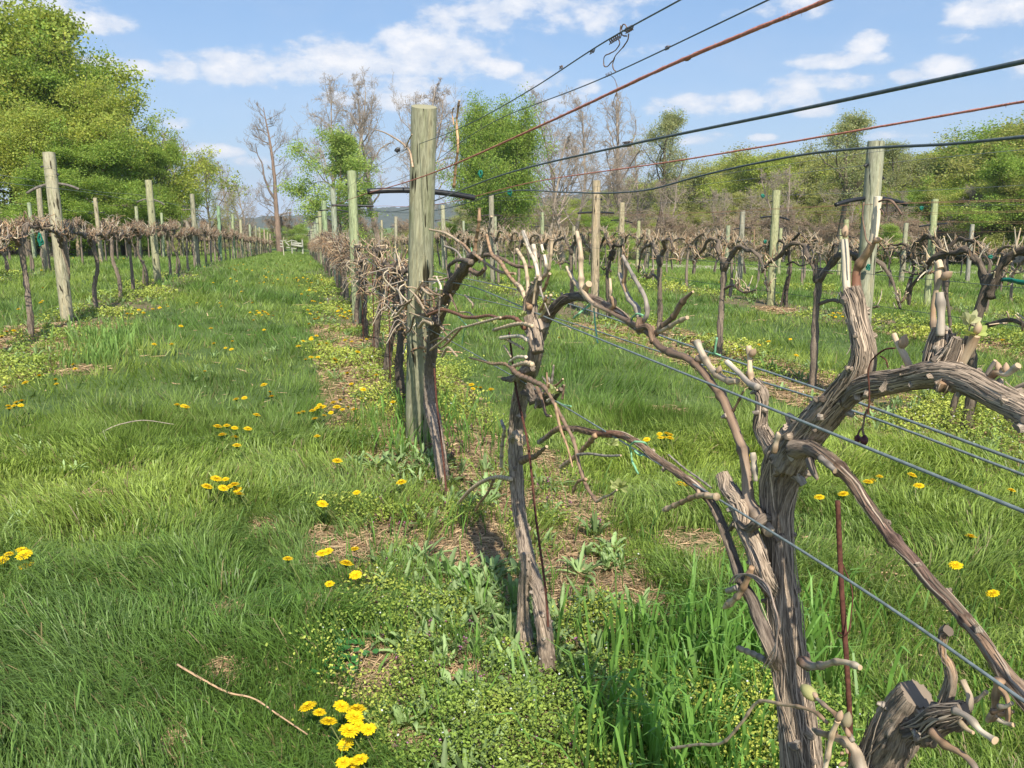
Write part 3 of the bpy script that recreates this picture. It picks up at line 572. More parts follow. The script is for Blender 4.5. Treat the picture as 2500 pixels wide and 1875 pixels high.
# second trunk leaning right at the bottom
v1.limb('trunk', ([(g1.x-.02, g1.y-.10, g1.z-.05), tuple(PX(2075, 2080, X1-.05)), tuple(PX(2120, 1925, X1-.05)), tuple(PX(2150, 1860, X1-.05)), tuple(PX(2185, 1790, X1-.05)), tuple(PX(2215, 1730, X1-.05)), tuple(PX(2238, 1694, X1-.05))], [.045, .032, .029, .027, .026, .0225, .018]), 0, [BKD, BK, BKD, BK], .2, 56, .004, .15, 160, cap=(.26, .21, .16), label='short second trunk sawn off at the top')
v1.limb('spur', [(2225, 1790, 56), (2265, 1775, 60), (2300, 1750, 62), (2335, 1742, 50), (2355, 1735, 34)], X1-.06, BKD, .42, 40, .004, .55, 40, label='knotty lump beside the sawn trunk')
v1.limb('spur', [(2300, 1740, 40), (2312, 1700, 30), (2324, 1650, 25), (2318, 1622, 23), (2300, 1595, 17), (2300, 1560, 17), (2304, 1545, 20), (2316, 1540, 28)], X1-.055, [BKD, BK, TAN, BKD], .2, 26, .004, .25, 12)
v1.cane([(2330, 1735, 18), (2365, 1752, 15), (2395, 1785, 14), (2430, 1808, 15)], X1-.08, [GREY, GREY, WHITE, WHITE], .03, ns=14)
v1.cane([(2275, 1785, 26), (2300, 1812, 18), (2350, 1842, 15), (2372, 1862, 14), (2390, 1890, 11)], X1-.08, [BRN, TAN, TAN, GREY], .04, ns=14)
v1.cane([(2362, 1735, 16), (2368, 1705, 16), (2350, 1660, 11)], X1-.05, [GREY, PALE], .03)
v1.cane([(2440, 1660, 26), (2432, 1690, 16), (2424, 1740, 13), (2410, 1760, 10)], X1-.06, [TAN, TAN, PALE], .025)
v1.cane([(2440, 1680, 14), (2456, 1700, 11), (2460, 1760, 9)], X1-.06, TAN, .02)
for q in range(9):
    x0, y0 = random.uniform(2330, 2440), random.uniform(1700, 1770); a = random.uniform(-.8, 1.2); l = random.uniform(18, 60)
    v1.cane([(x0, y0, 12), (x0+l*.5*math.cos(a), y0+l*.5*math.sin(a)+4, 9), (x0+l*math.cos(a), y0+l*math.sin(a), 8)], X1-.05+random.uniform(-.03, .03), random.choice([GREY, TAN, PALE, WHITE, BRN]), .02)
# pale sprouts at the bottom centre
v1.cane([(2110, 1900, 44), (2090, 1835, 26), (2042, 1801, 18), (2000, 1788, 14), (1985, 1780, 10)], X1-.08, [GREY, PALE, TAN, GREY], .03, ns=14)
v1.cane([(2020, 1765, 9), (1995, 1742, 9), (1970, 1731, 8), (1910, 1720, 8), (1853, 1713, 8), (1810, 1765, 7), (1767, 1811, 7), (1700, 1818, 6), (1640, 1827, 7)], X1-.11, [TAN, PALE, PALE, PALE], .05, label='thin jointed pale twig reaching far left across the grass')
v1.cane([(2012, 1890, 12), (2022, 1840, 12), (2033, 1788, 13), (2045, 1760, 12)], X1-.11, [WHITE, PALE, PALE], .03, buds=[(2046, 1758, 2056, 1732)])
v1.cane([(2083, 1810, 11), (2062, 1776, 12), (2040, 1745, 11), (2020, 1728, 10), (1995, 1706, 9)], X1-.09, [GREY, TAN, GREY], .03, buds=[(1995, 1704, 1984, 1690)])
mb = MB(); q = PX(1990, 1705, X1-.09); bud_mesh(mb, q, PX(1948, 1665, X1-.09)-q, .0165, (.48, .46, .2), True); v1.part('bud', mb, M_bud, label='large swollen green and pink bud')
mb = MB(); q = PX(2064, 1775, X1-.09); bud_mesh(mb, q, PX(2074, 1735, X1-.09)-q, .012, (.36, .31, .2)); v1.part('bud', mb, M_bud)
for q in range(7):
    x0, y0 = random.uniform(2000, 2075), random.uniform(1770, 1880)
    mb = MB(); c0 = PX(x0, y0, X1-.1+random.uniform(-.02, .02)); bud_mesh(mb, c0, (random.uniform(-1, 1), random.uniform(-1, 1), random.uniform(0, 1)), random.uniform(.003, .006), (.42, .28, .19)); v1.part('bud', mb, M_bud)
# ---- second vine
g2 = gpix(1302, 1600); X2 = g2.x
v2 = Vine('grapevine with two-legged trunk in the middle foreground, rusty rod beside it', g2)
v2.limb('trunk', [(1337, 1640, 44), (1331, 1580, 40), (1329, 1549, 38), (1322, 1490, 36), (1313, 1445, 32), (1300, 1400, 30), (1288, 1365, 36), (1278, 1313, 30), (1266, 1235, 31), (1261, 1157, 33), (1259, 1078, 35), (1264, 1010, 36), (1276, 948, 38), (1290, 910, 40), (1306, 870, 36), (1313, 822, 34), (1322, 790, 36)], X2, [BKD, BK, BK, BK, BK], .2, 44, .005, .16, 190, freq=260)
v2.limb('trunk', [(1296, 1640, 42), (1288, 1590, 38), (1279, 1529, 32), (1278, 1480, 28), (1279, 1431, 26), (1284, 1390, 26), (1284, 1350, 20)], X2-.03, BK, .2, 36, .005, .16, 80, freq=260)
v2.limb('arm', [(1315, 830, 30), (1325, 800, 30), (1340, 770, 28), (1363, 742, 25), (1402, 724, 23), (1435, 727, 21), (1470, 740, 19), (1489, 751, 18), (1520, 770, 16), (1547, 795, 16), (1580, 806, 16), (1594, 800, 12)], X2+.02, [BK, BKD, BKD, BRN, BRN], .16, 28, .005, .12, 60, freq=170, label='arched dark arm reaching right')
v2.limb('arm', [(1312, 860, 30), (1306, 820, 34), (1296, 775, 34), (1294, 745, 32), (1302, 715, 27), (1310, 695, 22), (1316, 680, 14)], X2-.02, BK, .25, 30, .005, .3, 50, freq=280)
for seq, c, dx in [
    ([(1294, 752, 13), (1281, 725, 9), (1268, 704, 9), (1243, 673, 9), (1222, 640, 9), (1199, 616, 8), (1188, 573, 6)], TAN, -.03),
    ([(1290, 745, 12), (1288, 690, 9), (1285, 660, 9), (1262, 609, 8)], PALE, -.02), ([(1315, 690, 10), (1311, 656, 10), (1293, 610, 9), (1277, 566, 10)], WHITE, -.01),
    ([(1313, 682, 9), (1308, 640, 11), (1302, 598, 12)], WHITE, 0.), ([(1324, 680, 8), (1340, 655, 8), (1345, 620, 8), (1347, 585, 8)], PALE, .01), ([(1325, 684, 7), (1333, 649, 8), (1322, 598, 7)], WHITE, .02),
    ([(1302, 742, 6), (1307, 700, 5), (1313, 672, 5)], PALE, -.05), ([(1310, 700, 9), (1328, 706, 8), (1342, 668, 7)], TAN, .0), ([(1287, 740, 12), (1270, 700, 9), (1255, 690, 7)], PALE, -.03),
    ([(1322, 770, 8), (1338, 742, 8), (1345, 720, 8)], PALE, -.03), ([(1318, 760, 8), (1330, 735, 7), (1334, 722, 6)], TAN, -.04), ([(1318, 700, 5), (1330, 740, 4), (1342, 770, 3)], GREY, -.04),
    ([(1300, 796, 10), (1275, 790, 8), (1252, 793, 9), (1225, 800, 7), (1205, 806, 8)], PALE, -.06), ([(1288, 830, 10), (1275, 822, 9), (1256, 821, 8), (1221, 825, 8)], WHITE, -.06), ([(1277, 851, 6), (1262, 842, 6), (1230, 826, 5)], PALE, -.05),
    ([(1300, 890, 12), (1285, 886, 10), (1265, 890, 9), (1252, 894, 8)], PALE, -.07), ([(1285, 872, 8), (1262, 872, 7), (1243, 884, 6)], WHITE, -.07), ([(1256, 905, 9), (1240, 892, 8), (1200, 888, 6), (1180, 882, 5), (1145, 873, 4)], TAN, -.07),
    ([(1248, 872, 5), (1238, 855, 5), (1230, 843, 4)], PALE, -.06),
    ([(1280, 800, 11), (1262, 780, 9), (1240, 774, 8), (1221, 777, 8), (1200, 771, 6), (1160, 775, 7), (1135, 774, 7), (1110, 764, 7), (1085, 757, 7), (1047, 768, 6)], RED, -.05),
    ([(1222, 775, 6), (1177, 787, 6), (1140, 797, 5), (1116, 803, 5), (1085, 828, 5), (1050, 855, 4)], PALE, -.08), ([(1128, 798, 6), (1105, 825, 5), (1085, 845, 5)], TAN, -.08),
    ([(1080, 870, 6), (1092, 850, 6), (1115, 868, 4)], PALE, -.05),
    ([(1250, 900, 13), (1256, 907, 12), (1300, 930, 12), (1335, 953, 10), (1351, 982, 8), (1381, 1037, 9), (1403, 1084, 9), (1413, 1131, 9), (1431, 1185, 9), (1457, 1226, 8)], BRN, -.08),
    ([(1457, 1226, 7), (1470, 1216, 6), (1489, 1209, 5), (1506, 1196, 5)], PALE, -.08), ([(1408, 1110, 7), (1440, 1108, 6), (1480, 1113, 6), (1516, 1112, 5)], GREY, -.08),
    ([(1355, 985, 8), (1368, 1045, 7), (1385, 1090, 5), (1398, 1140, 4)], TAN, -.09), ([(1431, 1170, 8), (1408, 1180, 7), (1398, 1205, 7)], TAN, -.09), ([(1310, 945, 9), (1325, 980, 8), (1332, 1010, 7), (1345, 1016, 6)], BRN, -.05),
    ([(1248, 1170, 11), (1215, 1165, 8), (1180, 1175, 8), (1150, 1195, 8), (1118, 1230, 6)], PALE, -.03), ([(1205, 1170, 7), (1195, 1195, 6), (1170, 1230, 5), (1160, 1248, 5)], TAN, -.03),
    ([(1232, 1046, 8), (1226, 1090, 8), (1223, 1140, 8)], PALE, -.03), ([(1232, 1046, 6), (1226, 1034, 9), (1224, 1026, 7)], GREY, -.03),
    ([(1275, 1125, 16), (1290, 1118, 14), (1305, 1115, 10), (1325, 1098, 8), (1335, 1090, 6)], BRN, 0.)]:
    v2.cane(seq, X2+dx, c, .045, ns=8)
v2.limb('spur', [(1297, 955, 44), (1315, 975, 34), (1335, 975, 26), (1352, 965, 20), (1370, 950, 10)], X2-.02, BKD, .4, 26, .005, .5, 20)
for q in range(16):
    x0, y0 = random.uniform(1325, 1375), random.uniform(935, 985); a = random.uniform(-2.8, .5); l = random.uniform(12, 46)
    v2.cane([(x0, y0, 7), (x0+l*.5*math.cos(a), y0+l*.5*math.sin(a)+3, 5), (x0+l*math.cos(a), y0+l*math.sin(a), 4)], X2-.03+random.uniform(-.04, .04), random.choice([GREY, TAN, PALE, WHITE, BRN]), .02, ns=6)
v2.limb('spur', [(1296, 895, 24), (1270, 915, 20), (1250, 925, 17), (1226, 925, 8)], X2-.06, [BK, BKD], .3, 20, .005, .3, 8)
v2.limb('spur', [(1276, 1075, 24), (1258, 1062, 20), (1250, 1075, 16), (1250, 1110, 14)], X2-.04, [PALE, BK], .3, 20, .005, .3, 6)
for (a, b, s_) in ((1512, 1190, .013), (1494, 1086, .010), (1205, 791, .01), (1277, 772, .011), (1185, 785, .01), (1347, 960, .014), (1330, 620, .008)):
    mb = MB(); leaf_mesh(mb, np.array(PX(a, b, X2-.07)), s_, 4, (.40, .44, .17)); v2.part('leaf', mb, M_bud, False)
# canes clustered at the tip of the arched arm
for seq, c in [([(1432, 728, 13), (1412, 700, 11), (1395, 675, 9), (1384, 652, 8)], PALE), ([(1420, 705, 14), (1418, 660, 13), (1417, 610, 12), (1408, 566, 10)], PALE), ([(1425, 715, 16), (1432, 700, 18), (1438, 693, 16)], CUT),
               ([(1490, 755, 13), (1500, 742, 12), (1494, 726, 10)], TAN), ([(1560, 775, 13), (1554, 752, 14), (1536, 730, 12), (1524, 700, 11), (1512, 668, 10)], GREY), ([(1565, 790, 14), (1580, 765, 11), (1577, 735, 11), (1561, 700, 10), (1545, 672, 9), (1520, 625, 8)], GREY),
               ([(1530, 715, 10), (1523, 690, 10), (1527, 672, 8), (1530, 650, 8)], TAN), ([(1490, 725, 7), (1491, 705, 7), (1489, 680, 7)], PALE),
               ([(1600, 815, 17), (1625, 790, 13), (1648, 768, 13), (1660, 745, 16), (1672, 730, 12), (1692, 712, 5)], BRN), ([(1600, 812, 13), (1630, 800, 11), (1655, 785, 11), (1678, 775, 10)], PALE)]:
    v2.cane(seq, X2+.01, c, .05, ns=9)
v2.limb('spur', [(1595, 836, 17), (1590, 815, 16), (1588, 805, 15), (1560, 792, 18), (1561, 775, 12)], X2, BRN, .2, 16, .006, .2, 0)
# ---- third vine
g3 = gpix(1082, 1185); X3 = g3.x
v3 = Vine('leaning grapevine just in front of the tall wooden post, thin rod against its trunk', g3)
v3.limb('trunk', [(1086, 1215, 34), (1082, 1180, 30), (1076, 1120, 32), (1063, 1043, 32), (1051, 980, 32), (1049, 916, 28), (1053, 869, 24), (1057, 821, 28), (1066, 790, 30), (1085, 733, 28), (1108, 690, 30), (1135, 654, 30), (1152, 630, 24), (1158, 618, 12)], X3, [BK, BK, BKD, BKD, BKD, BKD], .18, 36, .006, .2, 150, freq=280)
v3.limb('arm', [(1068, 790, 18), (1058, 760, 14), (1042, 768, 11), (1020, 770, 9)], X3-.04, [BKD, TAN], .2, 14, .01, .2)
v3.limb('arm', [(1150, 640, 15), (1130, 635, 11), (1108, 640, 9), (1095, 662, 9), (1097, 680, 8)], X3-.02, BKD, .2, 14, .01, .2)
v3.limb('arm', [(1150, 660, 14), (1170, 668, 12), (1185, 655, 10)], X3-.03, BRN, .2, 14, .01, .2)
v3.limb('arm', [(1150, 640, 14), (1190, 622, 11), (1225, 632, 9), (1262, 650, 9), (1300, 652, 7)], X3+.03, [BKD, BRN], .2, 12, .01, .2)
for seq, c, dx in [([(1148, 625, 7), (1130, 600, 6), (1098, 575, 6), (1048, 560, 4)], PALE, 0), ([(1155, 625, 7), (1135, 600, 6), (1110, 585, 5)], TAN, 0), ([(1160, 622, 7), (1190, 645, 6), (1225, 665, 7), (1258, 668, 6)], TAN, -.03),
                   ([(1158, 640, 8), (1162, 590, 9), (1170, 530, 9), (1170, 508, 7)], TAN, .03), ([(1170, 640, 6), (1190, 580, 5), (1200, 528, 5)], GREY, .0), ([(1135, 720, 4), (1148, 735, 5), (1155, 745, 6), (1153, 752, 5)], PALE, -.03),
                   ([(1140, 655, 6), (1120, 620, 5), (1085, 600, 5)], GREY, .03), ([(1055, 790, 9), (1035, 785, 8), (1022, 800, 7)], PALE, -.08), ([(1045, 770, 7), (1020, 730, 7), (1008, 700, 6)], TAN, -.05)]:
    v3.cane(seq, X3+dx, c, .05, ns=7)
def tangle_px(v, X, cx, cy, sx, sy, n, seed, wr=(5, 9)):
    rr = random.Random(seed)
    for q in range(n):
        x0 = rr.gauss(cx, sx); y0 = rr.gauss(cy, sy); a = rr.uniform(0, 6.28); l = rr.uniform(18, 70); bd = rr.uniform(-.8, .8); w = rr.uniform(*wr); dx = rr.gauss(0, .07)
        v.cane([(x0, y0, w), (x0+l*.5*math.cos(a), y0+l*.5*math.sin(a), w*.85), (x0+l*math.cos(a+bd*.5), y0+l*math.sin(a+bd*.5), w*.6)], X+dx, rr.choice([PALE, TAN, PALE, GREY, TAN, WHITE, BRN]), .04, ns=5, rough=0)
tangle_px(v3, X3, 1035, 745, 34, 34, 60, 5, (3, 7))
# ---- prototypes for every other vine
def kink(pts, rr, a=.015):
    p, _, _ = resample(pts, [1]*len(pts), .11); return [tuple(c+rr.gauss(0, a) for c in q) for q in p]
def vine_proto(kind, seed, detail):
    """local mesh parts of one vine standing at the origin with its row along Y"""
    rr = random.Random(seed); parts = []; ns = 12 if detail else 5
    h = rr.uniform(.92, 1.02); w = rr.uniform(-.05, .05); ly = rr.uniform(-.12, .12)
    tp = [(0, 0, -.1), (rr.uniform(-.03, .03), rr.uniform(-.04, .04), h*.3), (w+rr.uniform(-.04, .04), ly*.5+rr.uniform(-.05, .05), h*.62), (w, ly, h)]
    _b = rr.uniform(.35, .8); bk = tuple(c*_b for c in BK)
    mb = MB(); tube(mb, tp, [.036, .030, .026, .032], ns+4 if detail else 5, bk, .02 if detail else .12, rough=.2 if detail else 0, wob=.3, freq=120)
    if detail: strips(mb, tp, [.036, .030, .026, .032], 16, w=.004)
    if rr.random() < .4: tube(mb, [(.05, -.09, -.1), (.03, -.05, .25), (0, 0, .5)], [.022, .02, .018], 6, bk, .05, wob=.2)
    parts.append(('trunk', mb, M_bark)); starts = []
    for s in (-1, 1):
        if kind == 'arch':
            L = rr.uniform(.65, .95); up = rr.uniform(.06, .20); pts = [(w, ly, h-.12), (w, ly+s*L*.15, h+up*.4), (w, ly+s*L*.45, h+up), (w+rr.uniform(-.04, .04), ly+s*L*.75, h+up*.4), (w, ly+s*L, h-rr.uniform(.05, .25))]; ra = [.026, .022, .018, .014, .009]
        else:
            L = rr.uniform(.6, .85); pts = [(w, ly, h-.1), (w+rr.uniform(-.03, .03), ly+s*L*.2, h+rr.uniform(0, .1)), (w+rr.uniform(-.06, .06), ly+s*L*.6, h+rr.uniform(0, .12)), (w, ly+s*L, h+rr.uniform(-.02, .12))]; ra = [.027, .024, .02, .013]
        pts = kink(pts, rr); ra = list(np.interp(np.linspace(0, 1, len(pts)), np.linspace(0, 1, len(ra)), ra))
        mb = MB(); tube(mb, pts, ra, ns if detail else 4, tuple(c*.8 for c in bk), .025 if detail else .14, rough=.2 if detail else 0, wob=.7, freq=120); parts.append(('arm', mb, M_bark))
        P2, _, _ = resample(pts, [1]*len(pts), .03); starts += [tuple(q) for q in P2[3:]]
    if kind == 'arch' and rr.random() < .7:
        s = rr.choice((-1, 1)); pts = [(w, ly, h*.7), (w, ly+s*.2, h*.75), (w, ly+s*.45, h*.70), (w, ly+s*.7, h*.74)]
        mb = MB(); tube(mb, pts, [.016, .014, .011, .007], ns if detail else 4, tuple(c*.9 for c in bk), .03 if detail else .15, wob=.3); parts.append(('arm', mb, M_bark))
        P2, _, _ = resample(pts, [1]*len(pts), .05); starts += [tuple(q) for q in P2[4:]]
    n = {'arch': (84, 230), 'hedge': (98, 260), 'brush': (98, 240)}[kind][0 if detail else 1]
    sp = [rr.choice(starts) for _ in range(9)]; far = MB()
    for q in range(n):
        s0 = rr.choice(sp) if rr.random() < .65 else rr.choice(starts); s0 = tuple(c+rr.gauss(0, .018) for c in s0); s0 = (s0[0], s0[1], s0[2]-(rr.random()**1.4*.42 if kind == 'brush' else 0))
        up = rr.gauss(1.0, .6) if kind != 'brush' else rr.gauss(.1, .8); dx, dy = rr.gauss(0, .55), rr.gauss(0, .6); m = math.sqrt(up*up+dx*dx+dy*dy)+1e-6
        l = rr.uniform(.06, .20) if kind != 'brush' else rr.uniform(.08, .28)
        if kind == 'arch': l = rr.uniform(.05, .15)*(1.7 if rr.random() < .12 else 1)
        d = (dx/m*l, dy/m*l, up/m*l); b = (rr.gauss(0, .025), rr.gauss(0, .025), rr.gauss(0.01, .03))
        cu = .35 if kind == 'arch' else 1.4; pts = [s0, tuple(s0[k]+d[k]*.5+b[k]*cu for k in range(3)), tuple(s0[k]+d[k]*.95+rr.gauss(0, .014)*cu for k in range(3))]
        c = np.array(rr.choice([PALE, TAN, TAN, GREY, BRN, BRN, BKD, WHITE] if kind != 'arch' else [PALE, PALE, TAN, PALE, TAN, GREY, WHITE]))*rr.uniform(.7, 1.1); r0 = rr.uniform(.0030, .0058)*(1.2 if not detail else 1)
        mb = MB() if detail else far
        tube(mb, pts, [r0*1.3, r0, r0*.75], 5 if detail else 3, [tuple(c*.75), tuple(c), tuple(c)], .03 if detail else None, wob=.2 if detail else 0, capcol=CUT, cap=detail)
        if detail and rr.random() < .3: bud_mesh(mb, pts[-1], (d[0]+.01, d[1], d[2]), .007, (.62, .5, .25), True)
        if detail: parts.append(('cane', mb, M_cane))
    if not detail: parts.append(('canes', far, M_cane))
    return parts
VP = {}
def proto_meshes(kind, k, detail):
    key = (kind, k, detail)
    if key not in VP: VP[key] = [(nm, mb.mesh(nm), mt) for nm, mb, mt in vine_proto(kind, hash_(kind)+k*17+detail, detail)]
    return VP[key]
def hash_(s): return sum(ord(c)*(i+3) for i, c in enumerate(s))
def put_vine(kind, k, detail, loc, rz, sc, label, group):
    if detail:
        t = thing('grapevine', label, 'grapevine', loc, group); t.rotation_euler.z = rz; t.scale = (1, 1, sc)
        for nm, me, mt in proto_meshes(kind, k, True): link(nm, me, mt, t)
    else:
        key = ('F', kind, k)
        if key not in VP:
            mb = MB()
            for nm, m_, mt in vine_proto(kind, hash_(kind)+k*17+99, False): mb.v += m_.v; mb.t += [a+mb.n for a in m_.t]; mb.q += [a+mb.n for a in m_.q]; mb.c += m_.c; mb.b += m_.b; mb.n += m_.n
            VP[key] = mb.mesh('grapevine')
        t = tag(link('grapevine', VP[key], M_cane, loc=loc), label, 'grapevine', group); t.rotation_euler.z = rz; t.scale = (1, 1, sc)
    return t
ordn = ['first', 'second', 'third', 'fourth', 'fifth', 'sixth', 'seventh', 'eighth', 'ninth', 'tenth', 'eleventh', 'twelfth']
def row_vines(row, kind, D0, D1, step, dd, start='', extra=()):
    X = RX[row]; ys = list(extra); y = yof(X, D0)
    while y < yof(X, D1): ys.append(y+random.uniform(-.12, .12)); y += step
    for k, y in enumerate(ys):
        D = y*.972+X*.235; det = D < dd
        if det or (k < 12 and D < 30):
            lb = f'gnarled grapevine, {ordn[k]} {start} in {rowname[row]}' if k < 12 else f'gnarled grapevine standing farther back in {rowname[row]}'; g = f'grapevines in {rowname[row]}'
        else: lb = f'small distant grapevine toward the far end of {rowname[row]}'; g = f'distant grapevines in {rowname[row]}'
        put_vine(kind if not (kind == 'hedge' and D > 22) else 'hedge', random.randrange(3), det, (X+random.uniform(-.04, .04), y, Tz(X, y)-.01), random.choice((0, math.pi))+random.uniform(-.12, .12), random.uniform(.95, 1.08), lb, g)
row_vines(0, 'brush', 7.3, 84, 1.55, 12, 'past the tall middle post', extra=(yof(.71, 5.75), yof(.71, 6.5)))
row_vines(-1, 'hedge', 9.3, 86, 1.5, 15, 'from the left edge', extra=(yof(-2.92, 8.0),))
row_vines(-2, 'hedge', 14.2, 66, 1.65, 17, 'from the left edge')
row_vines(-3, 'hedge', 20, 60, 2.0, 10, 'from the left edge')
row_vines(1, 'arch', 5.55, 50, 1.75, 15, 'from the right edge')
row_vines(2, 'arch', 8.8, 46, 1.85, 16, 'from the right edge')
row_vines(3, 'arch', 12.6, 42, 1.9, 17, 'from the right edge')
row_vines(4, 'arch', 16.5, 40, 1.95, 10, 'from the right edge')
row_vines(5, 'arch', 21, 38, 2.1, 10, 'from the right edge')
# ------------------------------------------------------------------ trees
def tree_skeleton(seed, h, spread, n1=16, n2=7, n3=5, n4=4, lo=.22, up=.6, multi=1, twist=.16, r0=None, shape='oval'):
    rr = np.random.default_rng(seed); segs = []; tips = []
    def unit(v): return v/(np.linalg.norm(v)+1e-9)
    def branch(p, d, L, r, lvl, nseg):
        pts = [p]; q = p.copy(); dd = unit(d)
        for k in range(nseg):
            dd = unit(dd+rr.normal(0, twist*(.45 if lvl == 0 else 1+.5*lvl), 3)+np.array([0, 0, .05 if lvl else 0])); q = q+dd*L/nseg; pts.append(q)
        rad = np.linspace(r, r*(.25 if lvl == 0 else .4), nseg+1); segs.append((lvl, np.array(pts), rad)); return np.array(pts), dd, rad
    r0 = r0 or h*.017
    for m in range(multi):
        a = rr.uniform(0, 6.28); d0 = np.array([math.cos(a)*.16*(multi > 1), math.sin(a)*.16*(multi > 1), 1.])
        P, _, RR = branch(np.array([math.cos(a)*.2*(multi > 1), math.sin(a)*.2*(multi > 1), -.1]), d0, h*(.60 if shape == 'dome' else .86), r0/math.sqrt(multi), 0, 10)
        for i in range(n1):
            t = lo+(1-lo)*((i+rr.uniform(0, .9))/n1)**.9; f = t*10; k = min(int(f), 9); p = P[k]+(P[k+1]-P[k])*(f-k)
            prof = {'oval': math.sin(math.pi*min(1, (t-lo)/(1-lo)*.85+.18))**.8, 'vase': .35+.9*(1-t), 'dome': .85+.15*math.sin(3*t), 'column': .75+.25*math.sin(3*t)}[shape]
            a = i*2.4+rr.uniform(-.5, .5); e = up+rr.uniform(-.2, .25)+.4*t; d = np.array([math.cos(a)*math.cos(e), math.sin(a)*math.cos(e), math.sin(e)])
            L1 = spread*max(.2, prof)*rr.uniform(.75, 1.15); P1, d1, R1 = branch(p, d, L1, RR[k]*.5, 1, 6)
            for j in range(n2):
                s = rr.uniform(.25, 1); g = s*6; kk = min(int(g), 5); p1 = P1[kk]+(P1[kk+1]-P1[kk])*(g-kk)
                P2, d2, R2 = branch(p1, unit(P1[kk+1]-P1[kk])+rr.normal(0, .6, 3)+[0, 0, .15], L1*rr.uniform(.25, .5), R1[kk]*.5, 2, 4)
                for q in range(n3):
                    s = rr.uniform(.2, 1); g = s*4; kk2 = min(int(g), 3); p2 = P2[kk2]+(P2[kk2+1]-P2[kk2])*(g-kk2)
                    P3, d3, R3 = branch(p2, unit(P2[kk2+1]-P2[kk2])+rr.normal(0, .6, 3), L1*rr.uniform(.12, .24), R2[kk2]*.55, 3, 3); tips.append(P3[-1]); tips.append(P3[1])
                    for w in range(n4): branch(P3[rr.integers(1, 4)], d3+rr.normal(0, .6, 3), L1*rr.uniform(.06, .13), R3[1]*.5, 4, 2)
    return segs, np.array(tips)
def tree_meshes(seed, h, spread, leaf=None, dens=9, lsize=.17, clump=.4, minr=.006, barkc=(.15, .125, .10), **kw):
    segs, tips = tree_skeleton(seed, h, spread, **kw); mb = MB()
    for lvl, P, R in segs:
        if leaf and lvl >= 4: continue
        tube(mb, P, np.maximum(R, minr), (10, 6, 4, 3, 3)[lvl], np.array(barkc)*(1, 1, 1.02, 1.1, 1.15)[lvl], None, cap=False)
    tm = mb.mesh('trunk'); cm = None
    if leaf:
        rr = np.random.default_rng(seed+5); dens = int(dens*3.4); n = len(tips)*dens; base = np.repeat(tips, dens, 0)
        off = rr.normal(0, clump, (n, 3))*[1, 1, .6]; c = base+off
        cn = np.repeat(rr.uniform(.72, 1.28, len(tips)), dens)[:, None]*rr.uniform(.8, 1.2, (n, 1)); hue = np.repeat(rr.uniform(-1, 1, len(tips)), dens)[:, None]*.5+rr.uniform(-.5, .5, (n, 1))
        col = np.array(leaf)*cn*(1+hue*np.array([[.18, .02, -.1]]))
        a = rr.normal(size=(n, 3)); a /= np.linalg.norm(a, axis=1)[:, None]; b = np.cross(a, rr.normal(size=(n, 3))); b /= np.linalg.norm(b, axis=1)[:, None]
        s = lsize*.44*rr.uniform(.5, 1.25, (n, 1)); a *= s; b *= s*rr.uniform(.45, .8, (n, 1))
        V = np.stack([c-a, c+b, c+a, c-b], 1).reshape(-1, 3); mb = MB(); mb.add(V, None, np.arange(n*4).reshape(-1, 4), np.repeat(col, 4, 0)); cm = mb.mesh('crown', smooth=False)
    vz = np.concatenate([a_[1][:, 2] for a_ in segs if a_[0] == 3]); top_ = float(np.percentile(vz, 99.3))+(.25 if leaf else .1)
    return tm, cm, top_
YG = (.38, .43, .095); DG = (.28, .38, .08); OL = (.40, .41, .14); BG = (.37, .47, .13); PG = (.38, .40, .20); BRB = (.20, .16, .125)
PT = {}
def P_T(k):
    if k in PT: return PT[k]
    a = {'full1': dict(seed=11, h=10, spread=4.6, leaf=YG, dens=12, n1=22, n2=7, n3=6, lo=.10, up=.35, lsize=.15, clump=.27),
         'full2': dict(seed=12, h=10, spread=4.2, leaf=DG, dens=12, n1=22, n2=7, n3=6, lo=.08, up=.3, lsize=.15, clump=.27),
         'full3': dict(seed=13, h=10, spread=4.4, leaf=OL, dens=9, n1=20, n2=7, n3=6, lo=.10, up=.4, lsize=.15, clump=.28),
         'airy': dict(seed=14, h=10, spread=3.6, leaf=OL, dens=4, n1=16, n2=7, n3=6, lo=.2, up=.55, lsize=.11, clump=.22),
         'bright': dict(seed=15, h=10, spread=3.9, leaf=BG, dens=10, n1=14, n2=6, n3=6, lo=.12, up=.5, lsize=.16, clump=.30),
         'vase': dict(seed=33, h=10, spread=4.2, leaf=DG, dens=7, n1=10, n2=8, n3=7, lo=.30, up=.45, multi=4, shape='dome', lsize=.14, clump=.28, r0=.2),
         'pale': dict(seed=17, h=10, spread=2.8, leaf=PG, dens=5, n1=14, n2=6, n3=6, lo=.35, up=.6, lsize=.10, clump=.2),
         'bare1': dict(seed=21, h=10, spread=3.4, n1=14, n2=7, n3=6, n4=4, lo=.22, up=.72, barkc=(.33, .285, .235), shape='vase', multi=2),
         'bare2': dict(seed=22, h=10, spread=2.6, n1=16, n2=6, n3=5, n4=4, lo=.25, up=.72, barkc=(.34, .29, .24)),
         'bare3': dict(seed=23, h=10, spread=3.2, n1=13, n2=7, n3=6, n4=4, lo=.15, up=.75, barkc=(.34, .29, .24), multi=2),
         'brush': dict(seed=24, h=6, spread=3.2, n1=9, n2=7, n3=6, n4=6, lo=.03, up=.7, barkc=(.34, .27, .20), multi=3, r0=.06, minr=.010)}[k]
    PT[k] = tree_meshes(**a); return PT[k]
BH = {'brush': 6}
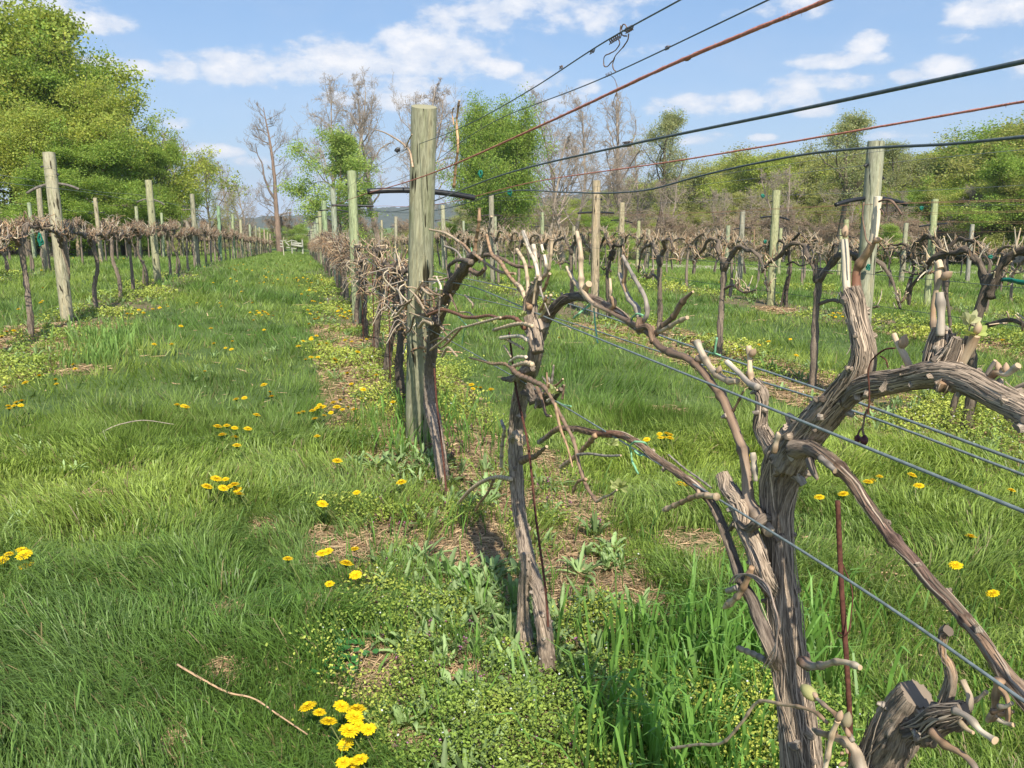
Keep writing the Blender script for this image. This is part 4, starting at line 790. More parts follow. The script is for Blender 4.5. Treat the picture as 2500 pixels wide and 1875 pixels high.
def put_tree(kind, px, top, D, label, name='tree', wide=1., group=None, cat='tree', rot=None):
    g = gat(px, D); hh = H+(HZ-top)/F*D-g.z; tm, cm, tz_ = P_T(kind); s = hh/tz_; t = thing(name, label, cat, g-Vector((0, 0, .1)), group); t.scale = (s*wide, s*wide, s); t.rotation_euler.z = random.uniform(0, 6.28) if rot is None else rot
    link('trunk', tm, M_tree, t)
    if cm: link('crown', cm, M_crown, t)
    return t
for a in [
 ('full1', 20, 30, 50, 'tallest yellow-green tree at the left edge of the photo', 1.15), ('full2', 165, 140, 48, 'green tree second from the left edge, its top just right of the tallest', 1.0), ('airy', 95, 62, 58, 'thin-leaved tree peeping between the two tallest crowns at left', .9),
 ('full1', 300, 225, 47, 'broad bright yellow-green tree in the middle of the left grove', 1.05), ('full2', 395, 330, 46, 'darker green tree at the right end of the left grove', .72), ('full1', 60, 260, 43, 'yellowish tree low in front of the left grove', 1.2),
 ('full2', 215, 330, 42, 'low full green tree in front of the left grove', 1.35), ('full2', 325, 430, 43, 'low shrubby tree at the front right of the left grove', 1.05), ('full1', -140, 80, 46, 'yellow-green tree just past the left edge', 1.2), ('full2', 120, 400, 39, 'dark low tree above the left rows of posts', 1.6),
 ('airy', 515, 372, 72, 'half-leafed olive tree right of the left grove', .8), ('bare2', 470, 330, 80, 'bare spreading tree just behind the right end of the left grove', 1.1), ('bare2', 568, 395, 88, 'slender bare tree behind the half-leafed olive tree', .7), ('bare3', 610, 440, 85, 'small bare tree left of the tall lane-end tree', 1.1),
 ('bright', 835, 330, 70, 'bright green rounded tree behind the left of the tall middle post', 1.15), ('bare1', 822, 180, 92, 'tall bare tree rising behind the bright green rounded tree', .85), ('bare2', 925, 240, 96, 'bare tree between the bright green tree and the tall post', .95), ('bare3', 1015, 205, 98, 'bare tree whose top shows above the tall post', .85),
 ('vase', 1190, 255, 62, 'large many-stemmed green tree right of the tall post', .85), ('bare1', 1385, 218, 74, 'tall bare tree right of the many-stemmed green tree', .92), ('bare3', 1330, 330, 70, 'shorter bare bushy tree beside the tall bare one', 1.1), ('bare2', 1500, 225, 78, 'crooked tall bare tree in the middle of the skyline', .9),
 ('pale', 1600, 285, 80, 'bare tree with a haze of young pale leaves', 1.0), ('pale', 2045, 290, 60, 'airy grey-green tree rising above the wood beside the right-hand post', 1.2), ('bare3', 1560, 340, 84, 'grey leafless tree between the two skyline trees', .9), ('pale', 2215, 345, 75, 'small airy tree right of the right-hand post', 1.0)]:
    kind, px, top, D, lb, w = a; put_tree(kind, px, top, D, lb, wide=w)
# the lone tree at the end of the lane: tall leaning trunk with one crooked side limb
def lane_tree():
    D = 88; g = gat(683, D); t = thing('tree', 'tall slender leafless tree alone at the far end of the grass lane', 'tree', g)
    rr = np.random.default_rng(3); mb = MB(); off = np.array(g)
    pp = lambda px, py, w=0: np.array(PD(px, py, D))+[0, w, 0]-off
    def kid(a, b, r, lvl):
        m = (a+b)/2+rr.normal(0, .14*np.linalg.norm(b-a), 3); tube(mb, [a, m, b], [r*.8, r*.6, r*.35], 4 if lvl < 2 else 3, (.26, .22, .18), None, cap=False)
        if lvl >= 4: return
        for _ in range((6, 5, 4, 3)[lvl]):
            s = rr.uniform(.25, 1); p = a+(b-a)*s; d = (b-a)/np.linalg.norm(b-a)+rr.normal(0, .6, 3)+[0, 0, .45]; kid(p, p+d/np.linalg.norm(d)*np.linalg.norm(b-a)*rr.uniform(.35, .6), max(.010, r*.5), lvl+1)
    tr_ = [(684, 640), (682, 600), (677, 540), (673, 490), (670, 430), (664, 380), (656, 330), (648, 290), (643, 262)]
    P = [pp(x, y) for x, y in tr_]; tube(mb, P, [.36, .32, .26, .21, .18, .14, .10, .06, .03], 9, (.21, .155, .12), .4, rough=.15, wob=.2, freq=8)
    L = [pp(672, 488), pp(655, 460), pp(645, 430), pp(640, 400), pp(628, 375), pp(624, 350)]; tube(mb, L, [.13, .11, .09, .07, .05, .03], 6, (.16, .13, .11), .4, wob=.3)
    for k in range(30):
        f = rr.uniform(2.2, 8); i = int(min(f, 7)); a = P[i]+(P[i+1]-P[i])*(f-i); s = rr.choice((-1, 1)); L1 = rr.uniform(1.2, 3.0)*(1.15-f/14)
        kid(a, a+np.array([s*L1*rr.uniform(.5, 1), rr.normal(0, .8), L1*rr.uniform(.4, 1.)]), .05, 1)
    for k in range(8): i = rr.integers(1, 5); kid(L[i], L[i]+np.array([rr.normal(-.6, .6), rr.normal(0, .5), rr.uniform(.3, 1.3)]), .03, 1)
    link('trunk', mb.mesh('trunk'), M_tree, t)
lane_tree()
# the wood along the right-hand side
random.seed(41)
prof = [(1100, 500), (1300, 500), (1420, 485), (1520, 462), (1620, 448), (1720, 425), (1830, 388), (1960, 375), (2080, 388), (2150, 395), (2250, 370), (2340, 368), (2430, 330), (2500, 318), (2600, 300), (2800, 290)]
wk = ['full3', 'full1', 'airy', 'full3', 'full1', 'full2']; zone = lambda px: 'left' if px < 1650 else ('middle' if px < 2050 else 'right')
for k in range(40):
    px = 1130+k*43+random.uniform(-12, 12); top = np.interp(px, [a for a, b in prof], [b for a, b in prof])+random.uniform(-8, 14); D = np.interp(px, [1200, 1700, 2500], [190, 120, 74])+random.uniform(-8, 8)
    kd = random.choice(wk[:5] if px < 2250 else ['full2', 'full1', 'full2', 'full3'])
    put_tree(kd, px, top, D, f'leafy tree in the back of the wood, in the {zone(px)} stretch of the skyline', wide=1.6, group=f'back trees of the wood, {zone(px)} stretch')
for k in range(30):
    px = 1240+k*46+random.uniform(-22, 22); top = np.interp(px, [a for a, b in prof], [b for a, b in prof])+random.uniform(45, 110); D = np.interp(px, [1200, 1700, 2500], [120, 92, 60])+random.uniform(-6, 6)
    kd = random.choice(['airy', 'full3', 'airy', 'bare3', 'full1'] if px < 2200 else ['full2', 'full3', 'full1', 'full2', 'bare3'])
    put_tree(kd, px, min(top, 520), D, f'lower tree in the front of the wood, in the {zone(px)} stretch', wide=1.35, group=f'front trees of the wood, {zone(px)} stretch')
for k in range(9):
    px = 1180+k*150+random.uniform(-30, 30); put_tree(random.choice(['bare2', 'bare3', 'bare1']), px, random.uniform(395, 470), np.interp(px, [1200, 2500], [84, 56]), f'grey leafless tree at the edge of the wood, {zone(px)} stretch', wide=.95, group=f'leafless trees along the wood, {zone(px)} stretch')
for k in range(30):
    px = -120+k*92+random.uniform(-20, 20); D = np.interp(px, [0, 600, 700, 1200, 2500], [50, 92, 96, 88, 54])+random.uniform(-3, 4)
    put_tree('brush', px, random.uniform(512, 545), D, f'tangle of bare brown brush at the foot of the trees, {"left of the lane" if px < 700 else zone(px)+" part of the treeline"}', name='shrub', wide=1.25, cat='shrub', group=f'bare brown shrubs, {"left" if px < 700 else zone(px)} part of the treeline')
for k, (px, top, D, kd) in enumerate([(720, 545, 92, 'bright'), (640, 560, 96, 'bright'), (1110, 540, 66, 'bright'), (1500, 545, 60, 'bright'), (1480, 520, 64, 'full2'), (2170, 545, 56, 'bright'), (2440, 560, 56, 'bright'), (1020, 560, 80, 'full3')]):
    put_tree(kd, px, top, D, ['small green bush beside the lane-end tree', 'low green bush left of the lane-end tree', 'low bright bush under the many-stemmed tree', 'bright low bush at the middle of the treeline', 'rounded dark bush at the middle of the treeline', 'low bright bush right of the right-hand post', 'bright low bush at the right edge', 'dull low bush behind the tall post'][k], name='shrub', wide=1.6, cat='shrub')
# undergrowth: a mass of twigs and young leaves closing the view under the trees
def undergrowth():
    rr = np.random.default_rng(9); n = 60000; px = rr.uniform(-500, 3000, n); D = np.interp(px, [-500, 0, 480, 620, 760, 1200, 1700, 2500, 3000], [50, 51, 78, 104, 108, 96, 84, 60, 58])+rr.uniform(0, 14, n)
    f = px-CX; rx = rgt.x*f/F+math.sin(YAW); ry = rgt.y*f/F+math.cos(YAW); x = rx*D; y = ry*D; z = T(x, y)
    hh = (1.2+2.6*fbm2(x, y, .12, 5))*rr.uniform(.35, 1, n); c = np.stack([x, y, z+rr.uniform(0, 1, n)**.8*hh], 1)
    a = rr.normal(size=(n, 3))*[.5, .5, 1]; a /= np.linalg.norm(a, axis=1)[:, None]; b = np.cross(a, rr.normal(size=(n, 3))); b /= np.linalg.norm(b, axis=1)[:, None]
    tw = rr.random(n) < .42; a = a*np.where(tw, rr.uniform(.25, .7, n), rr.uniform(.08, .2, n))[:, None]; b = b*np.where(tw, .022, .11)[:, None]
    g = fbm2(x, y, .06, 8)[:, None]; leaf = np.array([.26, .31, .09])*(1-g)+np.array([.42, .42, .15])*g; tg = np.array([.33, .27, .19])*rr.uniform(.6, 1.3, (n, 1)); col = np.where(tw[:, None], tg, leaf*rr.uniform(.7, 1.3, (n, 1)))
    V = np.stack([c-a, c+b, c+a, c-b], 1).reshape(-1, 3); mb = MB(); mb.add(V, None, np.arange(n*4).reshape(-1, 4), np.repeat(col, 4, 0))
    o = link('undergrowth', mb.mesh('undergrowth', smooth=False), M_crown); tag(o, 'brown and green thicket closing the view under the trees', 'undergrowth'); o['kind'] = 'stuff'
undergrowth()
# ------------------------------------------------------------------ grass, weeds, straw
BL = [(gpix(a, b), r) for a, b, r in ((860, 1345, .22), (960, 1330, .18), (1150, 1330, .26), (1450, 1240, .22), (1440, 1400, .26), (1560, 1480, .16), (1330, 1130, .25), (1180, 1100, .3), (900, 1640, .13), (1040, 1560, .08), (1000, 1820, .1), (790, 1310, .12),
    (560, 1420, .06), (548, 1500, .07), (552, 1640, .06), (1240, 1240, .2), (1380, 1330, .15), (780, 1480, .1), (1120, 1650, .1), (200, 905, .24), (240, 1210, .1), (110, 1230, .1), (640, 1300, .12), (860, 620, .5), (1690, 1330, .14), (420, 1820, .06), (1630, 1000, .12), (1900, 760, .5), (2080, 720, .6))]
def bmask(x, y):
    m = 0*x
    for g, r in BL: m = np.maximum(m, np.exp(-(((x-g.x)/r)**2+((y-g.y)/(r*1.5))**2)))
    return np.clip(m*1.5-1.1*(1-fbm2(x, y, 6, 88, 3)), 0, 1)*1.6
def rowdist(x): k = (x-.71) % 3.5; return np.minimum(k, 3.5-k)
def wedge(n, D0, D1, pw, seed, half=.80):
    rr = np.random.default_rng(seed); u = rr.random(n); e = 2-pw; D = (D0**e+u*(D1**e-D0**e))**(1/e); a = YAW+rr.uniform(-half, half, n)*(1+.12*(D < 4)); 
    return D*np.sin(a), D*np.cos(a), D, rr
def blades(name, x, y, h, w, lean, col, rr, mat, label, cat, segs=2, droop=.5, z0=-.012):
    n = len(x); z = T(x, y)+z0; th = rr.uniform(0, 2*np.pi, n); wd = np.stack([np.cos(th), np.sin(th), np.zeros(n)], 1)*(w/2)[:, None]; p = np.stack([x, y, z], 1)
    up = np.zeros((n, 3)); up[:, 2] = h; L = np.concatenate([lean, np.zeros((n, 1))], 1)*h[:, None]; mb = MB()
    near = np.hypot(x, y) < segs; f = ~near
    if near.any():
        P0, U, Ln, Wd, C = p[near], up[near], L[near], wd[near], col[near]; m = len(P0)
        p1 = P0+U*.5+Ln*.22; p2 = P0+U*(.86)+Ln*.62; p3 = P0+U*(1-droop*.25)+Ln*1.15
        V = np.stack([P0-Wd*.7, P0+Wd*.7, p1-Wd, p1+Wd, p2-Wd*.7, p2+Wd*.7, p3], 1).reshape(-1, 3); b = np.arange(m)[:, None]*7
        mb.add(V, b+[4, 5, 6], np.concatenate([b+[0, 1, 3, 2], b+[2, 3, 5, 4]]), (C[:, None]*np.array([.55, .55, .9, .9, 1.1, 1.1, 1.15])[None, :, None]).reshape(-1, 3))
    if f.any():
        P0, U, Ln, Wd, C = p[f], up[f], L[f], wd[f], col[f]; m = len(P0)
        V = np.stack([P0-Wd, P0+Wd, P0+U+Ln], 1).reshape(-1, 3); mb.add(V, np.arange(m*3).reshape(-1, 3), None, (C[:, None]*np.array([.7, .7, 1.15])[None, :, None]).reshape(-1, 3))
    o = link(name, mb.mesh(name, smooth=False), mat); tag(o, label, cat); o['kind'] = 'stuff'
def build_grass():
    x, y, D, rr = wedge(860000, 1.3, 95, 1.15, 1); x2, y2, D2, _ = wedge(230000, 1.3, 6.5, 1.3, 2); x = np.concatenate([x, x2]); y = np.concatenate([y, y2]); D = np.concatenate([D, D2])
    rd = rowdist(x); edge = .55+.9*(fbm2(x, y, 1.3, 11)-.5)+rr.normal(0, .09, len(x))
    bare = fbm2(x, y, 1.1, 21); bare2 = fbm2(x, y, 3.1, 22)
    bm = bmask(x, y)
    keep = (rr.random(len(x)) > bm*.85) & ((rd > edge) | (rr.random(len(x)) < .06+.42*(fbm2(x, y, 2.4, 14) > .53)) | (D > 30)) & ~((bare < .33) & (bare2 < .5) & (rr.random(len(x)) < .5))
    x, y, D = x[keep], y[keep], D[keep]; n = len(x)
    cl = fbm2(x, y, 2.2, 31, 3); cl2 = fbm2(x, y, 5.5, 33, 2); big = fbm2(x, y, .45, 35, 3)
    h = (.035+.21*np.clip(cl-.30, 0, 1)**1.2+.05*cl2)*rr.uniform(.55, 1.35, n)*(1+.25*(D > 15)); h = np.clip(h, .02, .3)
    w = .0023*np.maximum(1, D/2.6)**.95*rr.uniform(.45, 1.9, n)
    ang = fbm2(x, y, 1.6, 41, 2)*14; amp = .25+.9*cl; lean = np.stack([np.cos(ang), np.sin(ang)], 1)*amp[:, None]*rr.uniform(.3, 1, (n, 1))+rr.normal(0, .30, (n, 2))
    A = np.array([.125, .22, .042]); B = np.array([.30, .38, .075]); Cc = np.array([.17, .25, .09])
    t1 = np.clip((big-.3)*2.2, 0, 1)[:, None]; t2 = np.clip((fbm2(x, y, 1.4, 51)-.35)*2.0, 0, 1)[:, None]
    col = A*(1-t1)+B*t1; col = col*(1-.45*t2)+Cc*.45*t2; col = col*rr.uniform(.6, 1.5, (n, 1)); dry = rr.random(n) < .03; col[dry] = np.array([.36, .29, .15])*rr.uniform(.6, 1.1, (dry.sum(), 1))
    far = np.clip((D-18)/40, 0, 1)[:, None]; col = col*(1-far)+np.array([.215, .305, .07])*rr.uniform(.7, 1.3, (n, 1))*far
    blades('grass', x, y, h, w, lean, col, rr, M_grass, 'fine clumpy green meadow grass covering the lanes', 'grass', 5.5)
build_grass()
def build_tall():
    rr = np.random.default_rng(61); X, Y, Hh, Wd, C = [], [], [], [], []
    def clump(cx, cy, sx, sy, n, h0, w0, c=(.17, .32, .065)):
        X.append(rr.normal(cx, sx, n)); Y.append(rr.normal(cy, sy, n)); Hh.append(h0*rr.uniform(.45, 1.2, n)); Wd.append(w0*rr.uniform(.5, 1.3, n)); C.append(np.array(c)*rr.uniform(.65, 1.35, (n, 1)))
    for _ in range(26):
        g = gpix(rr.uniform(1480, 2000), rr.uniform(1560, 2050)); clump(g.x, g.y, .09, .10, 34, .27, .011)
    for _ in range(16):
        g = gpix(rr.uniform(1900, 2500), rr.uniform(1450, 2000)); clump(g.x, g.y, .10, .12, 18, .17, .006)
    for _ in range(16):
        g = gpix(rr.uniform(880, 1220), rr.uniform(1000, 1130)); clump(g.x, g.y, .12, .12, 22, .22, .009)
    for _ in range(24):
        g = gpix(rr.uniform(850, 1450), rr.uniform(1250, 1860)); clump(g.x, g.y, .10, .10, 8, .17, .007)
    for _ in range(5): g = gpix(rr.uniform(1360, 1450), rr.uniform(880, 950)); clump(g.x, g.y, .1, .1, 30, .26, .007, (.16, .27, .06))
    for _ in range(12): g = gpix(rr.uniform(170, 300), rr.uniform(810, 900)); clump(g.x, g.y, .16, .16, 40, .24, .012, (.22, .35, .09))
    for _ in range(60):
        r_ = rr.choice([-2, -1, 1, 2, 3]); y = rr.uniform(4, 30); clump(RX[int(r_)]+rr.normal(0, .3), y, .12, .15, 18, .18, .013)
    for _ in range(90): g = gpix(rr.uniform(0, 2500), rr.uniform(850, 1850)); clump(g.x, g.y, .06, .06, 9, .17, .005, (.14, .25, .06))
    x, y, h, w = map(np.concatenate, (X, Y, Hh, Wd)); col = np.concatenate(C); n = len(x); lean = rr.normal(0, .28, (n, 2))
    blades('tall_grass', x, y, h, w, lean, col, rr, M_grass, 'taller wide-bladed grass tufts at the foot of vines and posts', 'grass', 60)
build_tall()
def leafcloud(mb, c, s, asp, col, rr, upk=.9, cup=.2):
    n = len(c); nrm = rr.normal(size=(n, 3))*.6+[0, 0, upk]; nrm /= np.linalg.norm(nrm, axis=1)[:, None]; a = np.cross(nrm, rr.normal(size=(n, 3))); a /= np.linalg.norm(a, axis=1)[:, None]; b = np.cross(nrm, a)
    a = a*s[:, None]; b = b*(s*asp)[:, None]; u = nrm*(s*cup)[:, None]
    V = np.stack([c-a, c-a*.35+b+u, c+a*.5+b*.8+u, c+a, c+a*.5-b*.8+u, c-a*.35-b+u], 1).reshape(-1, 3); k = np.arange(n)[:, None]*6
    mb.add(V, None, np.concatenate([k+[0, 1, 2, 3], k+[0, 3, 4, 5]]), np.repeat(col, 6, 0))
def build_chickweed():
    rr = np.random.default_rng(71); mb = MB(); x, y, D, r_ = wedge(1100000, 1.4, 22, 1.75, 72)
    rd = rowdist(x); pn = fbm2(x, y, 1.25, 73, 3); keep = (rd < .54+.9*(fbm2(x, y, .9, 75)-.5)+rr.normal(0, .08, len(x))) & (.6*pn+.4*fbm2(x, y, 5.5, 79, 2) > .50+.05*np.clip((D-6)/6, 0, 1)-.22*(rr.random(len(x)) < .05)) & (rr.random(len(x)) > bmask(x, y))
    q = (x < 2.2) | (D > 4.5); keep &= q; x, y, D, pn = x[keep], y[keep], D[keep], pn[keep]; n = len(x)
    z = T(x, y)+rr.random(n)**.7*(.012+.16*np.clip(pn-.44, 0, .4)/.4+.05*fbm2(x, y, 7, 3)); s = .0046*np.maximum(1, D/2.4)**.7*rr.uniform(.6, 1.4, n)
    g = np.clip((fbm2(x, y, 2.2, 77)-.3)*2.4, 0, 1)[:, None]; col = (np.array([.22, .32, .055])*(1-g)+np.array([.50, .54, .10])*g)*rr.uniform(.55, 1.3, (n, 1))
    leafcloud(mb, np.stack([x, y, z], 1), s, .62, col, rr)
    k = rr.random(n) < .012; leafcloud(mb, np.stack([x, y, z+.006], 1)[k], s[k]*.55, 1, np.full((k.sum(), 3), .8), rr)
    o = link('chickweed', mb.mesh('chickweed', smooth=False), M_weed); tag(o, 'low yellow-green small-leaved weed mats under the vine rows', 'ground cover'); o['kind'] = 'stuff'
build_chickweed()
def build_straw():
    rr = np.random.default_rng(81); x, y, D, r_ = wedge(420000, 1.3, 16, 1.5, 82); rd = rowdist(x); bare = fbm2(x, y, 1.1, 21)
    keep = (rr.random(len(x)) < bmask(x, y)) | ((rd < .6) & (D < 12) & (fbm2(x, y, 1.6, 84) > .32)) | ((bare < .36) & (rr.random(len(x)) < .12) & (D < 6)) | (rr.random(len(x)) < .006); x, y, D = x[keep], y[keep], D[keep]; n = len(x)
    c = np.stack([x, y, T(x, y)+rr.random(n)*.018+.002], 1); th = rr.uniform(0, 6.28, n); L = rr.uniform(.012, .055, n)*np.maximum(1, D/6)
    d = np.stack([np.cos(th), np.sin(th), rr.normal(0, .12, n)], 1)*L[:, None]; w = np.stack([-np.sin(th), np.cos(th), rr.normal(0, .4, n)], 1)*(.0011*np.maximum(1, D/3)*rr.uniform(.6, 1.6, n))[:, None]
    mid = c+np.stack([-np.sin(th), np.cos(th), np.zeros(n)+.15], 1)*(L*rr.normal(0, .25, n))[:, None]
    V = np.stack([c-d-w, c-d+w, mid-w, mid+w, c+d-w*.4, c+d+w*.4], 1).reshape(-1, 3); k = np.arange(n)[:, None]*6; t = rr.random((n, 1))
    col = (np.array([.60, .45, .26])*(1-t)+np.array([.34, .21, .12])*t)*rr.uniform(.6, 1.35, (n, 1)); mb = MB(); mb.add(V, None, np.concatenate([k+[0, 1, 3, 2], k+[2, 3, 5, 4]]), np.repeat(col, 6, 0))
    o = link('dry_straw', mb.mesh('dry_straw', smooth=False), M_straw); tag(o, 'scattered tan straw and dead stalks on the bare soil', 'straw'); o['kind'] = 'stuff'
build_straw()
def rosette(mb, c, rr, n=9, L=.13, W=.024, col=(.13, .215, .085), erect=.7):
    """broad lance-shaped leaves with a folded midrib and toothed edge"""
    for k in range(n):
        a = k*2.4+rr.uniform(-.4, .4); l = L*rr.uniform(.6, 1.15); w = W*rr.uniform(.7, 1.2); e = erect*rr.uniform(.5, 1.5); m = 8; t = np.linspace(0, 1, m)
        d = np.array([math.cos(a), math.sin(a), 0]); s = np.array([-d[1], d[0], 0]); r = l*np.sin(t*1.2)*math.cos(e)*1.05; z = l*(np.sin(e)*t-rr.uniform(.15, .6)*t**2.4); ax = c+d*r[:, None]+np.array([0, 0, 1.])*z[:, None]
        wd = w*(np.sin(np.pi*t**.75)**.8+.12)*(1+.38*(np.arange(m) % 2)); wd[-1] = .0006; u = np.array([0, 0, 1.])*(wd*.35)[:, None]
        V = np.concatenate([ax+s*wd[:, None]/2+u, ax, ax-s*wd[:, None]/2+u]); i = np.arange(m-1)
        cc = np.tile(np.array(col)*rr.uniform(.75, 1.3), (3*m, 1)); cc[m:2*m] *= 1.35
        mb.add(V, None, np.concatenate([np.stack([i, i+1, i+m+1, i+m], 1), np.stack([i+m, i+m+1, i+2*m+1, i+2*m], 1)]), cc)
def build_weeds():
    rr = np.random.default_rng(91); mb = MB(); x, y, D, _ = wedge(8000, 1.7, 26, 1.35, 92)
    keep = (rowdist(x) < .50+.35*(fbm2(x, y, 1.1, 93)-.5)) & (fbm2(x, y, 1.7, 94) > .44) & (bmask(x, y) < .5); x, y, D = x[keep], y[keep], D[keep]
    print('weeds', len(x))
    for a, b, d in zip(x, y, D): rosette(mb, np.array([a, b, Tz(a, b)]), rr, rr.integers(5, 11), rr.uniform(.08, .19), rr.uniform(.010, .019), np.array([.19, .27, .105])*rr.uniform(.8, 1.25), rr.uniform(.6, 1.3))
    for cx, cy, s, n in ((60, 1120, 40, 9), (155, 1140, 50, 8), (40, 1300, 40, 9), (520, 960, 90, 8), (330, 1500, 60, 3), (200, 1560, 120, 3), (640, 900, 70, 5), (900, 1240, 60, 8), (1100, 1600, 60, 8), (960, 1400, 90, 9), (1080, 1530, 60, 9), (1010, 1620, 50, 7), (1170, 1480, 60, 10), (1200, 1410, 40, 7), (1130, 1710, 60, 6), (1280, 1760, 60, 6), (1000, 1790, 60, 6), (1180, 1840, 60, 6), (1370, 1650, 70, 8), (1080, 1240, 40, 7), (1175, 1225, 30, 6), (840, 1080, 60, 8), (950, 1130, 60, 9), (1430, 1480, 70, 8), (1250, 1560, 50, 6), (1450, 1380, 80, 10), (20, 900, 60, 10), (250, 730, 40, 9)):
        for _ in range(int(n*.7)):
            g = gpix(rr.normal(cx, s*.6), rr.normal(cy, s*.35)); rosette(mb, np.array(g), rr, rr.integers(6, 11), rr.uniform(.09, .18), rr.uniform(.010, .019), (.28, .38, .16) if cx < 350 else (.22, .31, .12), rr.uniform(.6, 1.2))
    o = link('broadleaf_weeds', mb.mesh('broadleaf_weeds'), M_weed); tag(o, 'grey-green lance-leaved weeds crowded along the vine rows', 'weeds'); o['kind'] = 'stuff'
    mb = MB(); x, y, D, _ = wedge(3000, 1.7, 9, 1.5, 95); keep = (rowdist(x) < .55) & (fbm2(x, y, 2.1, 96) > .52) & (x < 2); x, y = x[keep], y[keep]; print('nettle', len(x))
    for a, b in zip(x, y):
        z = Tz(a, b); hh = rr.uniform(.04, .09); m = 9; hz_ = np.linspace(.45, 1, m)*hh; th = rr.uniform(0, 6.28, m); c = np.stack([a+np.cos(th)*.005, b+np.sin(th)*.005, z+hz_], 1); t = np.linspace(0, 1, m)[:, None]
        leafcloud(mb, c, np.linspace(.012, .006, m), .7, (np.array([.15, .2, .06])*(1-t)+np.array([.22, .085, .10])*t)*rr.uniform(.7, 1.2, (m, 1)), rr, 1.2)
        leafcloud(mb, c[-3:]+[0, 0, .003], np.full(3, .003), .6, np.tile([.55, .2, .5], (3, 1)), rr)
        tube(mb, [(a, b, z-.01), (a, b, z+hh)], .0012, 4, (.2, .12, .1), None, cap=False)
    o = link('purple_deadnettle', mb.mesh('purple_deadnettle', smooth=False), M_weed); tag(o, 'small purple-topped weeds scattered among the yellow-green mats', 'weeds'); o['kind'] = 'stuff'
    mb = MB()
    for cx, cy in ((780, 1590), (830, 1620), (800, 1650), (790, 1570), (850, 1590)):
        g = gpix(cx, cy); m = 40; c = np.array(g)+rr.normal(0, 1, (m, 3))*[.05, .05, .008]+[0, 0, .03]; leafcloud(mb, c, rr.uniform(.008, .013, m), .95, np.array([.06, .20, .05])*rr.uniform(.7, 1.2, (m, 1)), rr, 1.6, .1)
    o = link('clover', mb.mesh('clover', smooth=False), M_weed); tag(o, 'patch of round dark green clover leaves between lane and row', 'clover'); o['kind'] = 'stuff'
build_weeds()
# ------------------------------------------------------------------ dandelions
def dandelion_meshes(seed):
    rr = np.random.default_rng(seed); mb = MB(); R = .0185
    for ring, (n, r0, r1, el, z) in enumerate(((26, .002, R, .08, 0), (24, .001, R*.84, .25, .001), (20, .001, R*.64, .45, .002), (14, 0, R*.42, .7, .003))):
        a = np.arange(n)/n*6.283+rr.uniform(0, 1)+rr.normal(0, .08, n); d = np.stack([np.cos(a)*math.cos(el), np.sin(a)*math.cos(el), np.full(n, math.sin(el))], 1); s = np.stack([-np.sin(a), np.cos(a), 0*a], 1); L = r1*rr.uniform(.82, 1.1, (n, 1)); w = .0021
        c = np.array([0, 0, z]); V = np.stack([c+d*r0-s*.0006, c+d*r0+s*.0006, c+d*L*.7+s*w+[0, 0, .0012], c+d*L+s*w*.6, c+d*L-s*w*.6, c+d*L*.7-s*w+[0, 0, .0012]], 1).reshape(-1, 3); k = np.arange(n)[:, None]*6
        mb.add(V, None, np.concatenate([k+[0, 1, 2, 5], k+[5, 2, 3, 4]]), np.repeat(np.array([[.84, .62, .012], [.84, .62, .012], [.84, .60, .01], [.82, .54, .008]][ring])*rr.uniform(.85, 1.1, (n, 1)), 6, 0))
    return mb.mesh('flower_head', smooth=False)
HEADS = [dandelion_meshes(k) for k in range(3)]
def stem_mesh():
    mb = MB(); tube(mb, [(0, 0, -1.1), (.04, .02, -.5), (0, 0, 0)], [.0021, .0019, .0017], 6, (.26, .30, .10), None); tube(mb, [(0, 0, -.10), (0, 0, -.02), (0, 0, .01)], [.0012, .006, .0075], 8, (.14, .22, .06), None); return mb.mesh('stem')
STEM = stem_mesh()
DN = [0]
def dandelion(px, py, label, group, h=None, world=None):
    if world is not None: g = Vector(world); d = Vector((0, 0, 1)); hh = h
    else:
        hh = h or random.uniform(.10, .16); r = ray(px, py); g = gpix(px, py)
        for _ in range(4): t = (g.z+hh-H)/r.z; g = Vector((r.x*t, r.y*t, Tz(r.x*t, r.y*t)))
    t = thing('dandelion', label, 'dandelion', (g.x, g.y, g.z+hh), group); D = math.hypot(g.x, g.y); s = random.uniform(.75, 1.2)*(1.25 if D < 4 else 1.35)
    t.rotation_euler = (random.uniform(-.2, .35), random.uniform(-.3, .3), random.uniform(-.3, .5)) ; t.scale = (s,)*3
    link('flower_head', HEADS[DN[0] % 3], M_petal, t)
    st = link('stem', STEM, M_weed, t); st.scale = (1, 1, hh/s); st.rotation_euler = (-t.rotation_euler.x*.7, -t.rotation_euler.y*.7, 0); DN[0] += 1
K = 2500/2212
